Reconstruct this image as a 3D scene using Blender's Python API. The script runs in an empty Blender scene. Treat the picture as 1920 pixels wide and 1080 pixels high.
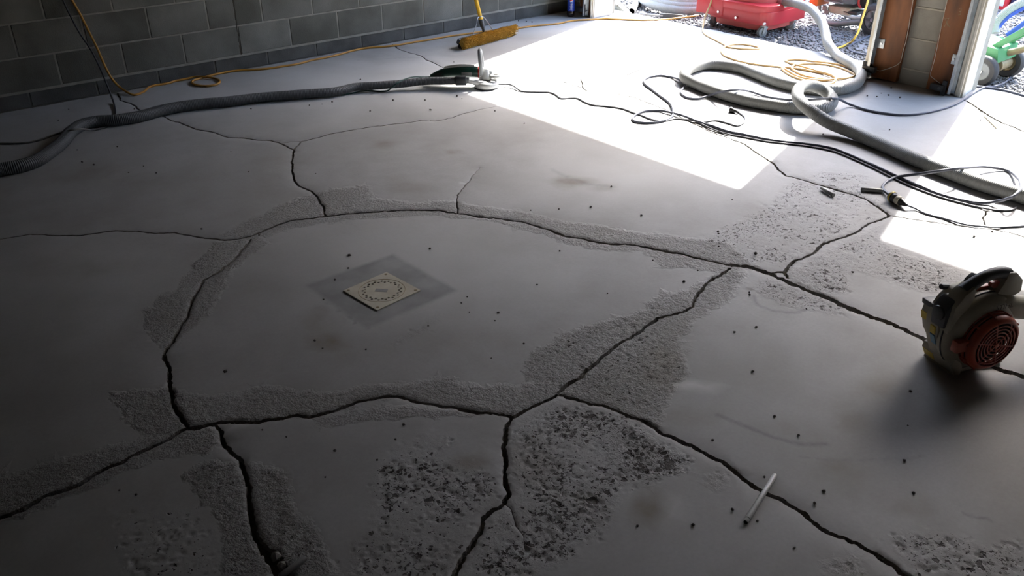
import bpy, bmesh, math, random
import numpy as np
from mathutils import Vector, Matrix, Euler
from mathutils.geometry import delaunay_2d_cdt

random.seed(7)
rng = np.random.default_rng(11)
scene = bpy.context.scene
COL = scene.collection
PI = math.pi

# ------------------------------------------------------------------ camera
F, PITCH, ROLL, YAW, H = 1570.474, 0.5112, -0.00297, 0.71753, 1.6035
CX, CY = 960.0, 540.0
def _axes():
    f = np.array([math.sin(YAW)*math.cos(PITCH), math.cos(YAW)*math.cos(PITCH), -math.sin(PITCH)])
    r = np.array([math.cos(YAW), -math.sin(YAW), 0.0])
    d = np.cross(f, r)
    return math.cos(ROLL)*r+math.sin(ROLL)*d, -math.sin(ROLL)*r+math.cos(ROLL)*d, f
AR, AD, AF = _axes()
cam_data = bpy.data.cameras.new('camera')
cam_data.sensor_width = 36.0
cam_data.lens = F/1920*36.0
cam_data.clip_start = 0.05
cam_data.clip_end = 300
cam = bpy.data.objects.new('camera', cam_data)
COL.objects.link(cam)
cam.matrix_world = Matrix(((AR[0], -AD[0], -AF[0], 0), (AR[1], -AD[1], -AF[1], 0), (AR[2], -AD[2], -AF[2], H), (0, 0, 0, 1)))
scene.camera = cam

# measured photo position -> place in the room (surveying helpers: a ray met with the floor or a wall plane)
def _ray(px, py): return AF + AR*((px-CX)/F) + AD*((py-CY)/F)
def G(px, py, z=0.0):
    v = _ray(px, py); t = (z-H)/v[2]
    return Vector((v[0]*t, v[1]*t, z))
def PX(px, py, X):
    v = _ray(px, py); t = X/v[0]
    return Vector((X, v[1]*t, H+v[2]*t))
def PY(px, py, Y):
    v = _ray(px, py); t = Y/v[1]
    return Vector((v[0]*t, Y, H+v[2]*t))

# ------------------------------------------------------------------ world, sun, exposure
SUN_EL, SUN_AZ = math.radians(41.0), math.radians(74.4)      # azimuth from +Y towards +X
world = bpy.data.worlds.new('sky'); scene.world = world
world.use_nodes = True
wn = world.node_tree
sky = wn.nodes.new('ShaderNodeTexSky')
sky.sky_type = 'NISHITA'; sky.sun_disc = False
sky.sun_elevation = SUN_EL; sky.sun_rotation = SUN_AZ
sky.air_density = 1.0; sky.dust_density = 1.7; sky.ozone_density = 1.0
bgn = wn.nodes['Background']
wn.links.new(sky.outputs[0], bgn.inputs['Color'])
bgn.inputs['Strength'].default_value = 0.85
sun_data = bpy.data.lights.new('sun', 'SUN')
sun_data.energy = 8.6; sun_data.angle = math.radians(0.53); sun_data.color = (1.0, 0.985, 0.955)
sun = bpy.data.objects.new('sun', sun_data); COL.objects.link(sun)
sdir = Vector((math.sin(SUN_AZ)*math.cos(SUN_EL), math.cos(SUN_AZ)*math.cos(SUN_EL), math.sin(SUN_EL)))
sun.rotation_euler = sdir.to_track_quat('Z', 'Y').to_euler(); sun.location = (12, 8, 9)
scene.view_settings.view_transform = 'Standard'
scene.view_settings.look = 'None'
scene.view_settings.gamma = 1.0
scene.view_settings.use_curve_mapping = False
scene.view_settings.exposure = 1.42
scene.cycles.use_denoising = True
scene.cycles.max_bounces = 10
scene.cycles.diffuse_bounces = 6
scene.cycles.sample_clamp_indirect = 6.0

# ------------------------------------------------------------------ materials
def mat(name, color, rough=0.6, metal=0.0, color2=None, scale=8.0, detail=6.0, bump=0.0, bump_scale=60.0, random_value=0.0, stretch=None, alpha=None, transmission=0.0, spec=0.5):
    m = bpy.data.materials.new(name); m.use_nodes = True
    nt = m.node_tree; N = nt.nodes; Lk = nt.links
    b = N['Principled BSDF']
    b.inputs['Roughness'].default_value = rough
    b.inputs['Metallic'].default_value = metal
    b.inputs['Specular IOR Level'].default_value = spec
    b.inputs['Transmission Weight'].default_value = transmission
    c1 = (*color, 1.0); c2 = (*(color2 or tuple(v*0.8 for v in color)), 1.0)
    tc = N.new('ShaderNodeTexCoord'); src = tc.outputs['Object']
    if stretch:
        mp = N.new('ShaderNodeMapping'); mp.inputs['Scale'].default_value = stretch
        Lk.new(src, mp.inputs['Vector']); src = mp.outputs[0]
    nz = N.new('ShaderNodeTexNoise'); nz.inputs['Scale'].default_value = scale; nz.inputs['Detail'].default_value = detail
    Lk.new(src, nz.inputs['Vector'])
    rp = N.new('ShaderNodeValToRGB')
    rp.color_ramp.elements[0].position = 0.35; rp.color_ramp.elements[1].position = 0.68
    rp.color_ramp.elements[0].color = c1; rp.color_ramp.elements[1].color = c2
    Lk.new(nz.outputs['Fac'], rp.inputs['Fac'])
    out = rp.outputs['Color']
    if random_value:
        oi = N.new('ShaderNodeObjectInfo')
        ma = N.new('ShaderNodeMapRange'); ma.inputs['To Min'].default_value = 1-random_value; ma.inputs['To Max'].default_value = 1+random_value
        Lk.new(oi.outputs['Random'], ma.inputs['Value'])
        hs = N.new('ShaderNodeHueSaturation'); Lk.new(ma.outputs[0], hs.inputs['Value']); Lk.new(out, hs.inputs['Color'])
        out = hs.outputs['Color']
        ad = N.new('ShaderNodeVectorMath'); ad.operation = 'ADD'
        sc = N.new('ShaderNodeVectorMath'); sc.operation = 'SCALE'; sc.inputs['Scale'].default_value = 37.0
        Lk.new(oi.outputs['Random'], sc.inputs[0]); Lk.new(src, ad.inputs[0]); Lk.new(sc.outputs[0], ad.inputs[1]); Lk.new(ad.outputs[0], nz.inputs['Vector'])
    Lk.new(out, b.inputs['Base Color'])
    if bump:
        n2 = N.new('ShaderNodeTexNoise'); n2.inputs['Scale'].default_value = bump_scale; n2.inputs['Detail'].default_value = 5
        Lk.new(src, n2.inputs['Vector'])
        bp = N.new('ShaderNodeBump'); bp.inputs['Strength'].default_value = min(1, bump); bp.inputs['Distance'].default_value = 0.004
        Lk.new(n2.outputs['Fac'], bp.inputs['Height']); Lk.new(bp.outputs[0], b.inputs['Normal'])
    return m

def hose_mat(name, c1, c2, ribs=220.0, rough=0.55):
    m = mat(name, c1, rough, 0, c2, 5.0)
    nt = m.node_tree; N = nt.nodes; Lk = nt.links
    uv = N.new('ShaderNodeUVMap')
    sx = N.new('ShaderNodeSeparateXYZ'); Lk.new(uv.outputs[0], sx.inputs[0])
    mu = N.new('ShaderNodeMath'); mu.operation = 'MULTIPLY'; mu.inputs[1].default_value = ribs*2*PI/2.0
    sn = N.new('ShaderNodeMath'); sn.operation = 'SINE'
    Lk.new(sx.outputs['X'], mu.inputs[0]); Lk.new(mu.outputs[0], sn.inputs[0])
    bp = N.new('ShaderNodeBump'); bp.inputs['Strength'].default_value = 0.45; bp.inputs['Distance'].default_value = 0.003
    Lk.new(sn.outputs[0], bp.inputs['Height']); Lk.new(bp.outputs[0], N['Principled BSDF'].inputs['Normal'])
    return m

M = {}
M['block'] = mat('concrete_block', (0.205, 0.198, 0.168), 0.92, 0, (0.105, 0.100, 0.080), 3.0, 9, 0.5, 130, 0.16)
M['block_pillar'] = mat('sunbounce_pillar_block', (0.43, 0.40, 0.33), 0.92, 0, (0.31, 0.28, 0.225), 5.0, 9, 0.5, 130, 0.06)  # lighter than the wall blocks: bounced sunlight put into the colour
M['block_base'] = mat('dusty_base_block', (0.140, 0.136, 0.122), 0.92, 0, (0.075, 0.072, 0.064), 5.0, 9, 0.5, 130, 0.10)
M['mortar'] = mat('mortar', (0.37, 0.35, 0.295), 0.95, 0, (0.27, 0.255, 0.21), 12, 6, 0.4, 160)
M['mortar_pale'] = mat('pale_mortar', (0.58, 0.53, 0.42), 0.95, 0, (0.46, 0.42, 0.33), 12, 6, 0.4, 160)
M['mortar_dark'] = mat('dark_base_mortar', (0.21, 0.20, 0.17), 0.95, 0, (0.14, 0.13, 0.11), 12, 6, 0.4, 160)  # darker mortar for the bottom course
M['plain_wall'] = mat('dark_block_wall', (0.055, 0.054, 0.05), 0.95, 0, (0.04, 0.039, 0.036), 4, 6, 0.3, 60)
M['ceiling'] = mat('unpainted_ceiling_boards', (0.055, 0.042, 0.030), 0.9, 0, (0.035, 0.027, 0.018), 5, 6, 0.2, 40)
M['wood'] = mat('brown_stained_wood', (0.30, 0.105, 0.030), 0.6, 0, (0.115, 0.045, 0.016), 3.2, 8, 0.25, 30, 0, (3.2, 3.2, 0.9))
M['cream'] = mat('cream_paint', (0.70, 0.66, 0.56), 0.55, 0, (0.58, 0.53, 0.43), 5, 6, 0.15, 60, 0, (6, 6, 1.5))
M['white'] = mat('white_paint', (0.80, 0.79, 0.76), 0.5, 0, (0.70, 0.69, 0.66), 5, 6, 0.1, 60)
M['galv'] = mat('galvanised_steel', (0.56, 0.58, 0.58), 0.38, 0.9, (0.42, 0.44, 0.45), 25, 4)
M['black'] = mat('black_plastic', (0.018, 0.018, 0.018), 0.45, 0, (0.03, 0.03, 0.03), 12)
M['rubber'] = mat('black_rubber', (0.028, 0.028, 0.030), 0.62, 0, (0.05, 0.05, 0.052), 15)
M['darkgrey'] = mat('dark_grey_plastic', (0.07, 0.072, 0.075), 0.5, 0, (0.05, 0.052, 0.055), 12)
M['grey'] = mat('grey_plastic', (0.28, 0.29, 0.29), 0.5, 0, (0.22, 0.23, 0.23), 12)
M['hose_dark'] = hose_mat('dark_grey_hose', (0.105, 0.110, 0.110), (0.075, 0.078, 0.078))
M['hose_pale'] = hose_mat('pale_grey_hose', (0.27, 0.27, 0.25), (0.21, 0.21, 0.195))
M['hose_outside'] = hose_mat('light_grey_hose', (0.42, 0.44, 0.45), (0.36, 0.38, 0.39))
M['orange_cord'] = mat('orange_cord_jacket', (0.56, 0.27, 0.035), 0.5, 0, (0.46, 0.22, 0.03), 9)
M['tan_cord'] = mat('dusty_tan_cord', (0.55, 0.37, 0.17), 0.6, 0, (0.46, 0.31, 0.14), 9)
M['yellow_cord'] = mat('yellow_cord_jacket', (0.72, 0.48, 0.05), 0.5, 0, (0.62, 0.40, 0.05), 9)
M['cord_black'] = mat('black_cord_jacket', (0.035, 0.035, 0.040), 0.5, 0, (0.05, 0.05, 0.055), 14)
M['cord_bluegrey'] = mat('blue_grey_cord', (0.075, 0.080, 0.105), 0.5, 0, (0.10, 0.105, 0.13), 14)
M['cord_dusty'] = mat('dusty_cord', (0.05, 0.05, 0.045), 0.7, 0, (0.24, 0.23, 0.20), 5)
M['yellow'] = mat('yellow_paint', (0.78, 0.47, 0.03), 0.4, 0, (0.70, 0.40, 0.03), 8)
M['bristle'] = mat('yellow_bristle', (0.74, 0.47, 0.09), 0.8, 0, (0.54, 0.32, 0.06), 30)
M['bristle_dark'] = mat('dark_bristle', (0.02, 0.018, 0.015), 0.8, 0, (0.035, 0.03, 0.025), 30)
M['steel'] = mat('bright_steel', (0.62, 0.63, 0.63), 0.3, 0.95, (0.5, 0.51, 0.52), 20)
M['tool_steel'] = mat('dull_tool_steel', (0.25, 0.25, 0.24), 0.45, 0.6, (0.33, 0.33, 0.31), 25)
M['castgrey'] = mat('dusty_cast_metal', (0.58, 0.58, 0.56), 0.55, 0.25, (0.46, 0.46, 0.44), 12)
M['green_tool'] = mat('dark_green_tool_body', (0.012, 0.052, 0.038), 0.4, 0, (0.02, 0.065, 0.05), 10)
M['red_accent'] = mat('red_plastic', (0.45, 0.03, 0.025), 0.45, 0, (0.38, 0.03, 0.025), 8)
M['red'] = mat('red_enamel', (0.56, 0.035, 0.045), 0.38, 0, (0.50, 0.05, 0.055), 5, 6, 0.03, 20)
M['red_dusty'] = mat('dusty_red_enamel', (0.55, 0.085, 0.075), 0.55, 0, (0.60, 0.14, 0.12), 6, 7)
M['drain'] = mat('cream_drain_plastic', (0.62, 0.58, 0.47), 0.5, 0, (0.52, 0.47, 0.37), 14, 7)
M['hole'] = mat('drain_pipe_black', (0.012, 0.011, 0.010), 0.9)
M['label_grey'] = mat('faded_label', (0.27, 0.27, 0.27), 0.7, 0, (0.34, 0.33, 0.31), 60)
M['blue'] = mat('blue_label', (0.012, 0.045, 0.36), 0.35, 0, (0.015, 0.05, 0.42), 10)
M['cola'] = mat('dark_cola', (0.012, 0.006, 0.004), 0.12, 0, (0.016, 0.008, 0.006), 10)
M['logo_white'] = mat('printed_white', (0.80, 0.80, 0.80), 0.4, 0, (0.76, 0.76, 0.76), 10)
M['logo_red'] = mat('printed_red', (0.62, 0.03, 0.035), 0.4, 0, (0.58, 0.03, 0.03), 10)
M['logo_blue'] = mat('printed_blue', (0.01, 0.09, 0.48), 0.4, 0, (0.01, 0.08, 0.42), 10)
M['blower'] = mat('grubby_cream_plastic', (0.40, 0.37, 0.28), 0.5, 0, (0.28, 0.25, 0.18), 7, 8, 0.05, 60)
M['blower_orange'] = mat('orange_plastic', (0.42, 0.075, 0.035), 0.45, 0, (0.33, 0.06, 0.03), 12, 7)
M['sticker_yellow'] = mat('yellow_sticker', (0.58, 0.43, 0.03), 0.5, 0, (0.48, 0.34, 0.04), 40)
M['sticker_blue'] = mat('blue_sticker', (0.10, 0.26, 0.38), 0.5, 0, (0.16, 0.30, 0.38), 60)
M['print_grey'] = mat('grey_print', (0.06, 0.055, 0.05), 0.5, 0, (0.13, 0.12, 0.10), 20)
M['grit'] = mat('dark_grit', (0.045, 0.04, 0.034), 0.95, 0, (0.09, 0.08, 0.065), 200)
M['rubble'] = mat('broken_concrete', (0.30, 0.29, 0.26), 0.95, 0, (0.20, 0.19, 0.17), 40, 6, 0.5, 120)
M['green_enamel'] = mat('green_enamel', (0.06, 0.25, 0.10), 0.45, 0, (0.08, 0.28, 0.13), 6)
M['blue_plastic'] = mat('blue_plastic', (0.03, 0.09, 0.50), 0.45, 0, (0.03, 0.08, 0.42), 6)
M['hub_grey'] = mat('grey_hub', (0.22, 0.235, 0.24), 0.5, 0.1, (0.17, 0.18, 0.19), 12)
M['navy'] = mat('navy_plastic', (0.02, 0.035, 0.11), 0.5, 0, (0.03, 0.04, 0.10), 8)
M['brass'] = mat('dusty_brass', (0.36, 0.29, 0.17), 0.5, 0.5, (0.28, 0.22, 0.13), 20)
M['engine'] = mat('engine_casting', (0.60, 0.59, 0.50), 0.6, 0.0, (0.42, 0.36, 0.26), 12)
M['engine_grey'] = mat('engine_shroud_grey', (0.16, 0.18, 0.20), 0.5, 0, (0.12, 0.135, 0.15), 12)
M['orange_metal'] = mat('orange_metal', (0.60, 0.15, 0.03), 0.45, 0, (0.5, 0.12, 0.03), 9)
M['pvc'] = mat('white_pipe', (0.66, 0.66, 0.64), 0.5, 0, (0.56, 0.56, 0.54), 9)
M['olive_steel'] = mat('grey_steel_plate', (0.22, 0.235, 0.235), 0.5, 0.3, (0.30, 0.31, 0.30), 14)

def gravel_mat():
    m = mat('gravel_stone', (0.25, 0.248, 0.25), 0.9, 0, (0.11, 0.108, 0.112), 45, 3)
    return m
M['gravel'] = gravel_mat()
M['gravel_bed'] = mat('dark_gravel_bed', (0.13, 0.125, 0.125), 0.95, 0, (0.26, 0.255, 0.25), 50, 6, 0.8, 70)

def concrete_floor_mat():
    m = bpy.data.materials.new('ground_concrete'); m.use_nodes = True
    nt = m.node_tree; N = nt.nodes; Lk = nt.links; b = N['Principled BSDF']
    b.inputs['Roughness'].default_value = 0.72
    b.inputs['Specular IOR Level'].default_value = 0.35
    tc = N.new('ShaderNodeTexCoord'); src = tc.outputs['Object']
    def noise(s, d=6, r=0.5):
        n = N.new('ShaderNodeTexNoise'); n.inputs['Scale'].default_value = s; n.inputs['Detail'].default_value = d; n.inputs['Roughness'].default_value = r
        Lk.new(src, n.inputs['Vector']); return n.outputs['Fac']
    def attr(nm):
        a = N.new('ShaderNodeAttribute'); a.attribute_name = nm; return a.outputs['Fac']
    def rng_(v, a, bb, c, d):
        r = N.new('ShaderNodeMapRange'); Lk.new(v, r.inputs['Value'])
        for k, x in zip(('From Min', 'From Max', 'To Min', 'To Max'), (a, bb, c, d)): r.inputs[k].default_value = x
        return r.outputs[0]
    def mix(fac, A, B):
        x = N.new('ShaderNodeMix'); x.data_type = 'RGBA'
        Lk.new(fac, x.inputs[0])
        for i, v in ((6, A), (7, B)):
            if isinstance(v, tuple): x.inputs[i].default_value = (*v, 1)
            else: Lk.new(v, x.inputs[i])
        return x.outputs[2]
    def mul(a, c):
        x = N.new('ShaderNodeMath'); x.operation = 'MULTIPLY'
        for i, v in ((0, a), (1, c)):
            if isinstance(v, float): x.inputs[i].default_value = v
            else: Lk.new(v, x.inputs[i])
        return x.outputs[0]
    def add(a, c):
        x = N.new('ShaderNodeMath'); x.operation = 'ADD'; Lk.new(a, x.inputs[0]); Lk.new(c, x.inputs[1]); return x.outputs[0]
    c = mix(rng_(noise(1.1, 5), 0.35, 0.68, 0, 1), (0.43, 0.427, 0.42), (0.345, 0.338, 0.325))
    c = mix(rng_(noise(4.5, 7, 0.6), 0.42, 0.75, 0, 0.55), c, (0.285, 0.272, 0.248))
    c = mix(rng_(noise(90, 3), 0.3, 0.7, 0, 0.16), c, (0.24, 0.235, 0.225))
    c = mix(mul(attr('dust'), 0.75), c, (0.62, 0.62, 0.61))
    c = mix(mul(attr('patch'), rng_(noise(9, 5), 0.3, 0.7, 0.55, 1.0)), c, (0.215, 0.215, 0.212))
    c = mix(mul(attr('stain'), rng_(noise(7, 6), 0.3, 0.65, 0.25, 1.0)), c, (0.20, 0.165, 0.115))
    c = mix(mul(attr('mark'), 0.7), c, (0.17, 0.17, 0.172))
    rough = attr('rough'); dens = attr('pit')
    def mth(op, a, c):
        x = N.new('ShaderNodeMath'); x.operation = op
        for i, v in ((0, a), (1, c)):
            if isinstance(v, float): x.inputs[i].default_value = v
            else: Lk.new(v, x.inputs[i])
        return x.outputs[0]
    def holes(scale, hi, lo):
        # chipped pock marks: more of the noise field breaks through where the surface is more worn
        f = noise(scale, 3, 0.5)
        thr = rng_(dens, 0.0, 1.0, hi, lo)
        x = N.new('ShaderNodeMapRange'); x.interpolation_type = 'SMOOTHSTEP'
        Lk.new(mth('SUBTRACT', f, thr), x.inputs['Value']); x.inputs['From Min'].default_value = 0.0; x.inputs['From Max'].default_value = 0.045
        return x.outputs[0]
    hole = mth('MAXIMUM', holes(27, 0.80, 0.575), mth('MAXIMUM', holes(58, 0.80, 0.545), mth('MULTIPLY', holes(120, 0.82, 0.55), 0.75)))
    grain = noise(170, 4, 0.65); lump_ = noise(75, 3, 0.6)
    c = mix(mul(rough, rng_(grain, 0.40, 0.64, 0.05, 0.70)), c, (0.185, 0.170, 0.145))
    c = mix(mth('MULTIPLY', hole, 0.88), c, (0.050, 0.042, 0.034))
    Lk.new(c, b.inputs['Base Color'])
    hgt = add(mul(noise(35, 5), 0.10), mul(rough, add(mul(grain, 1.3), mul(lump_, 1.6))))
    hgt = mth('SUBTRACT', hgt, mth('MULTIPLY', hole, 1.1))
    bp = N.new('ShaderNodeBump'); bp.inputs['Strength'].default_value = 0.9; bp.inputs['Distance'].default_value = 0.0055
    Lk.new(hgt, bp.inputs['Height']); Lk.new(bp.outputs[0], b.inputs['Normal'])
    return m
M['floor'] = concrete_floor_mat()
M['dirt'] = mat('crack_dirt', (0.10, 0.085, 0.060), 0.97, 0, (0.055, 0.046, 0.034), 25, 7, 0.8, 90)

# ------------------------------------------------------------------ mesh helpers
class MB:
    def __init__(s): s.v = []; s.f = []; s.uv = {}; s.mi = []
    def add(s, vs, fs):
        o = len(s.v); s.v += [tuple(v) for v in vs]; s.f += [tuple(i+o for i in f) for f in fs]; return s
    def box(s, lo, hi, mx=None, bev=0.0, taper=None):
        bm = bmesh.new(); bmesh.ops.create_cube(bm, size=1)
        lo = Vector(lo); hi = Vector(hi); c = (lo+hi)/2; d = hi-lo
        for v in bm.verts:
            t = 1.0
            if taper and v.co.z > 0: t = taper
            v.co = Vector((v.co.x*d.x*t, v.co.y*d.y*t, v.co.z*d.z)) + c
        if bev: bmesh.ops.bevel(bm, geom=bm.edges[:], offset=bev, segments=2, affect='EDGES', profile=0.6)
        return s.bm(bm, mx)
    def bm(s, bm, mx=None):
        if mx is not None: bmesh.ops.transform(bm, matrix=mx, verts=bm.verts)
        bm.verts.index_update()
        s.add([v.co.copy() for v in bm.verts], [[v.index for v in f.verts] for f in bm.faces]); bm.free(); return s
    def cyl(s, p, q, r, r2=None, n=16, cap=True, bev=0.0):
        p = Vector(p); q = Vector(q)
        r2 = r if r2 is None else r2
        if bev:
            d = (q-p).normalized()
            return s.tube([p, p+d*bev*0.3, p+d*bev, q-d*bev, q-d*bev*0.3, q], [r-bev, r-bev*0.3, r, r2, r2-bev*0.3, r2-bev], n)
        return s.tube([p, q], [r, r2], n, cap)
    def tube(s, pts, r, n=12, cap=True, uv=False, flat=None):
        pts = [Vector(p) for p in pts]; k = len(pts)
        rs = r if isinstance(r, (list, tuple)) else [r]*k
        T = []
        for i in range(k):
            a = pts[max(0, i-1)]; c = pts[min(k-1, i+1)]
            T.append((c-a).normalized() if (c-a).length > 1e-9 else Vector((0, 0, 1)))
        up = Vector((0, 0, 1)) if abs(T[0].z) < 0.95 else Vector((1, 0, 0))
        nrm = (up - T[0]*up.dot(T[0])).normalized()
        o = len(s.v); vs = []; fs = []
        L = 0
        Ls = []
        for i in range(k):
            if i: L += (pts[i]-pts[i-1]).length
            Ls.append(L)
            nrm = (nrm - T[i]*nrm.dot(T[i]))
            if nrm.length < 1e-6: nrm = T[i].orthogonal()
            nrm.normalize(); bn = T[i].cross(nrm)
            for j in range(n):
                a = 2*PI*j/n
                vs.append(pts[i] + (nrm*math.cos(a)+bn*math.sin(a))*rs[i])
        for i in range(k-1):
            for j in range(n):
                fs.append((i*n+j, i*n+(j+1) % n, (i+1)*n+(j+1) % n, (i+1)*n+j))
                if uv: s.uv[len(s.f)+len(fs)-1] = [(Ls[i], j/n), (Ls[i], (j+1)/n), (Ls[i+1], (j+1)/n), (Ls[i+1], j/n)]
        if cap:
            fs.append(tuple(range(n-1, -1, -1))); fs.append(tuple(range((k-1)*n, k*n)))
        return s.add(vs, fs)
    def lathe(s, prof, mx=None, n=24, cap=True):
        """prof = [(radius, height)] round local Z"""
        vs = []; fs = []
        for (r, h) in prof:
            for j in range(n):
                a = 2*PI*j/n; v = Vector((r*math.cos(a), r*math.sin(a), h))
                vs.append(mx @ v if mx is not None else v)
        for i in range(len(prof)-1):
            for j in range(n): fs.append((i*n+j, i*n+(j+1) % n, (i+1)*n+(j+1) % n, (i+1)*n+j))
        if cap: fs.append(tuple(range(n-1, -1, -1))); fs.append(tuple(range((len(prof)-1)*n, len(prof)*n)))
        return s.add(vs, fs)
    def prism(s, outline, axis_lo, axis_hi, mx=None, bev=0.0):
        """outline in local (x, z); extruded along local y"""
        bm = bmesh.new()
        a = [bm.verts.new((x, axis_lo, z)) for x, z in outline]
        c = [bm.verts.new((x, axis_hi, z)) for x, z in outline]
        k = len(a)
        bm.faces.new(a); bm.faces.new(c[::-1])
        for i in range(k): bm.faces.new((a[i], c[i], c[(i+1) % k], a[(i+1) % k]))
        bmesh.ops.recalc_face_normals(bm, faces=bm.faces)
        if bev: bmesh.ops.bevel(bm, geom=bm.edges[:], offset=bev, segments=2, affect='EDGES', profile=0.6)
        return s.bm(bm, mx)
    def ring(s, c, axis, R, r, n=40, m=8, a0=0, a1=2*PI):
        axis = Vector(axis).normalized(); u = axis.orthogonal().normalized(); w = axis.cross(u)
        full = abs(a1-a0-2*PI) < 1e-6
        pts = [Vector(c)+(u*math.cos(a0+(a1-a0)*i/n)+w*math.sin(a0+(a1-a0)*i/n))*R for i in range(n+1)]
        return s.tube(pts, r, m, not full)
    def build(s, name, m, parent=None, smooth=True, angle=40, origin=None):
        me = bpy.data.meshes.new(name)
        vs = s.v
        if origin is not None:
            o = Vector(origin); vs = [tuple(Vector(v)-o) for v in s.v]
        me.from_pydata(vs, [], s.f)
        if s.uv:
            l = me.uv_layers.new(name='UVMap')
            for fi, uvs in s.uv.items():
                p = me.polygons[fi]
                for li, u in zip(p.loop_indices, uvs): l.data[li].uv = u
        me.materials.append(m)
        bmx = bmesh.new(); bmx.from_mesh(me); bmesh.ops.recalc_face_normals(bmx, faces=bmx.faces); bmx.to_mesh(me); bmx.free()
        if smooth:
            me.shade_smooth(); me.set_sharp_from_angle(angle=math.radians(angle))
        o_ = bpy.data.objects.new(name, me); COL.objects.link(o_)
        if origin is not None: o_.location = origin
        if parent is not None:
            o_.parent = parent
            if origin is None and parent.type == 'EMPTY': o_.matrix_parent_inverse = parent.matrix_world.inverted() if parent.get('_abs') else Matrix()
        return o_

def tag(o, label=None, cat=None, group=None, kind=None):
    for k, v in (('label', label), ('category', cat), ('group', group), ('kind', kind)):
        if v: o[k] = v
    return o
def thing(name, label, cat, loc=(0, 0, 0), group=None, basis=None):
    """Empty at a thing's base. basis: 3x3 columns of local axes."""
    o = bpy.data.objects.new(name, None); COL.objects.link(o); o.empty_display_size = 0.05
    mw = Matrix.Translation(Vector(loc))
    if basis is not None: mw = mw @ Matrix([[basis[c][r_] for c in range(3)] for r_ in range(3)]).to_4x4()
    o.matrix_world = mw
    return tag(o, label, cat, group)
def part(mb, name, m, root, kind=None, label=None, smooth=True, angle=40, world_space=True):
    """mesh given in world coordinates, made a child of root without moving"""
    o = mb.build(name, m, None, smooth, angle)
    if world_space:
        inv = parent_world(root).inverted()
        o.data.transform(inv)
    o.parent = root
    if kind: o['kind'] = kind
    if label: o['label'] = label
    return o
def parent_world(o):
    return o.matrix_basis.copy() if o.parent is None else parent_world(o.parent) @ o.matrix_basis
def catmull(pts, step=0.03, closed=False):
    P = [Vector(p) for p in pts]; out = []
    for i in range(len(P)-1):
        p1, p2 = P[i], P[i+1]
        p0 = P[i-1] if i else p1-(p2-p1); p3 = P[i+2] if i+2 < len(P) else p2+(p2-p1)
        # centripetal-like: limit tangents
        d = (p2-p1).length; n = max(1, int(d/step))
        d01 = max((p1-p0).length, 1e-6); d12 = max(d, 1e-6); d23 = max((p3-p2).length, 1e-6)
        m1 = ((p1-p0)/d01*d12 + (p2-p1))*0.5; m2 = ((p3-p2)/d23*d12 + (p2-p1))*0.5
        for j in range(n):
            t = j/n; t2 = t*t; t3 = t2*t
            out.append(p1*(2*t3-3*t2+1)+m1*(t3-2*t2+t)+p2*(-2*t3+3*t2)+m2*(t3-t2))
    out.append(P[-1]); return out
def cord_path(pp, r, step=0.02):
    """pp = [(photo x, photo y[, height of the underside over the floor])] for a cord lying on the floor"""
    pts = [G(p[0], p[1], r + (p[2] if len(p) > 2 else 0.0)) for p in pp]
    return catmull(pts, step)

# ------------------------------------------------------------------ noise for the floor relief
def vnoise(x, y, seed=0):
    xi = np.floor(x).astype(np.int64); yi = np.floor(y).astype(np.int64); fx = x-xi; fy = y-yi
    fx = fx*fx*(3-2*fx); fy = fy*fy*(3-2*fy)
    def h(a, b):
        n = (a*374761393 + b*668265263 + seed*974711) & 0x7fffffff
        n = ((n ^ (n >> 13))*1274126177) & 0x7fffffff
        n = n ^ (n >> 16)
        return (n & 0xffff)/65535.0
    return (h(xi, yi)*(1-fx)+h(xi+1, yi)*fx)*(1-fy) + (h(xi, yi+1)*(1-fx)+h(xi+1, yi+1)*fx)*fy
def fbm(x, y, seed=0, o=3):
    s = 0; a = 0.5; t = 0
    for k in range(o): s = s+a*vnoise(x*2**k, y*2**k, seed+k*17); t += a; a *= 0.5
    return s/t

# ================================================================== FLOOR
SX0, SX1, SY0, SY1 = -2.0, 6.23, -2.6, 5.90
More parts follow.
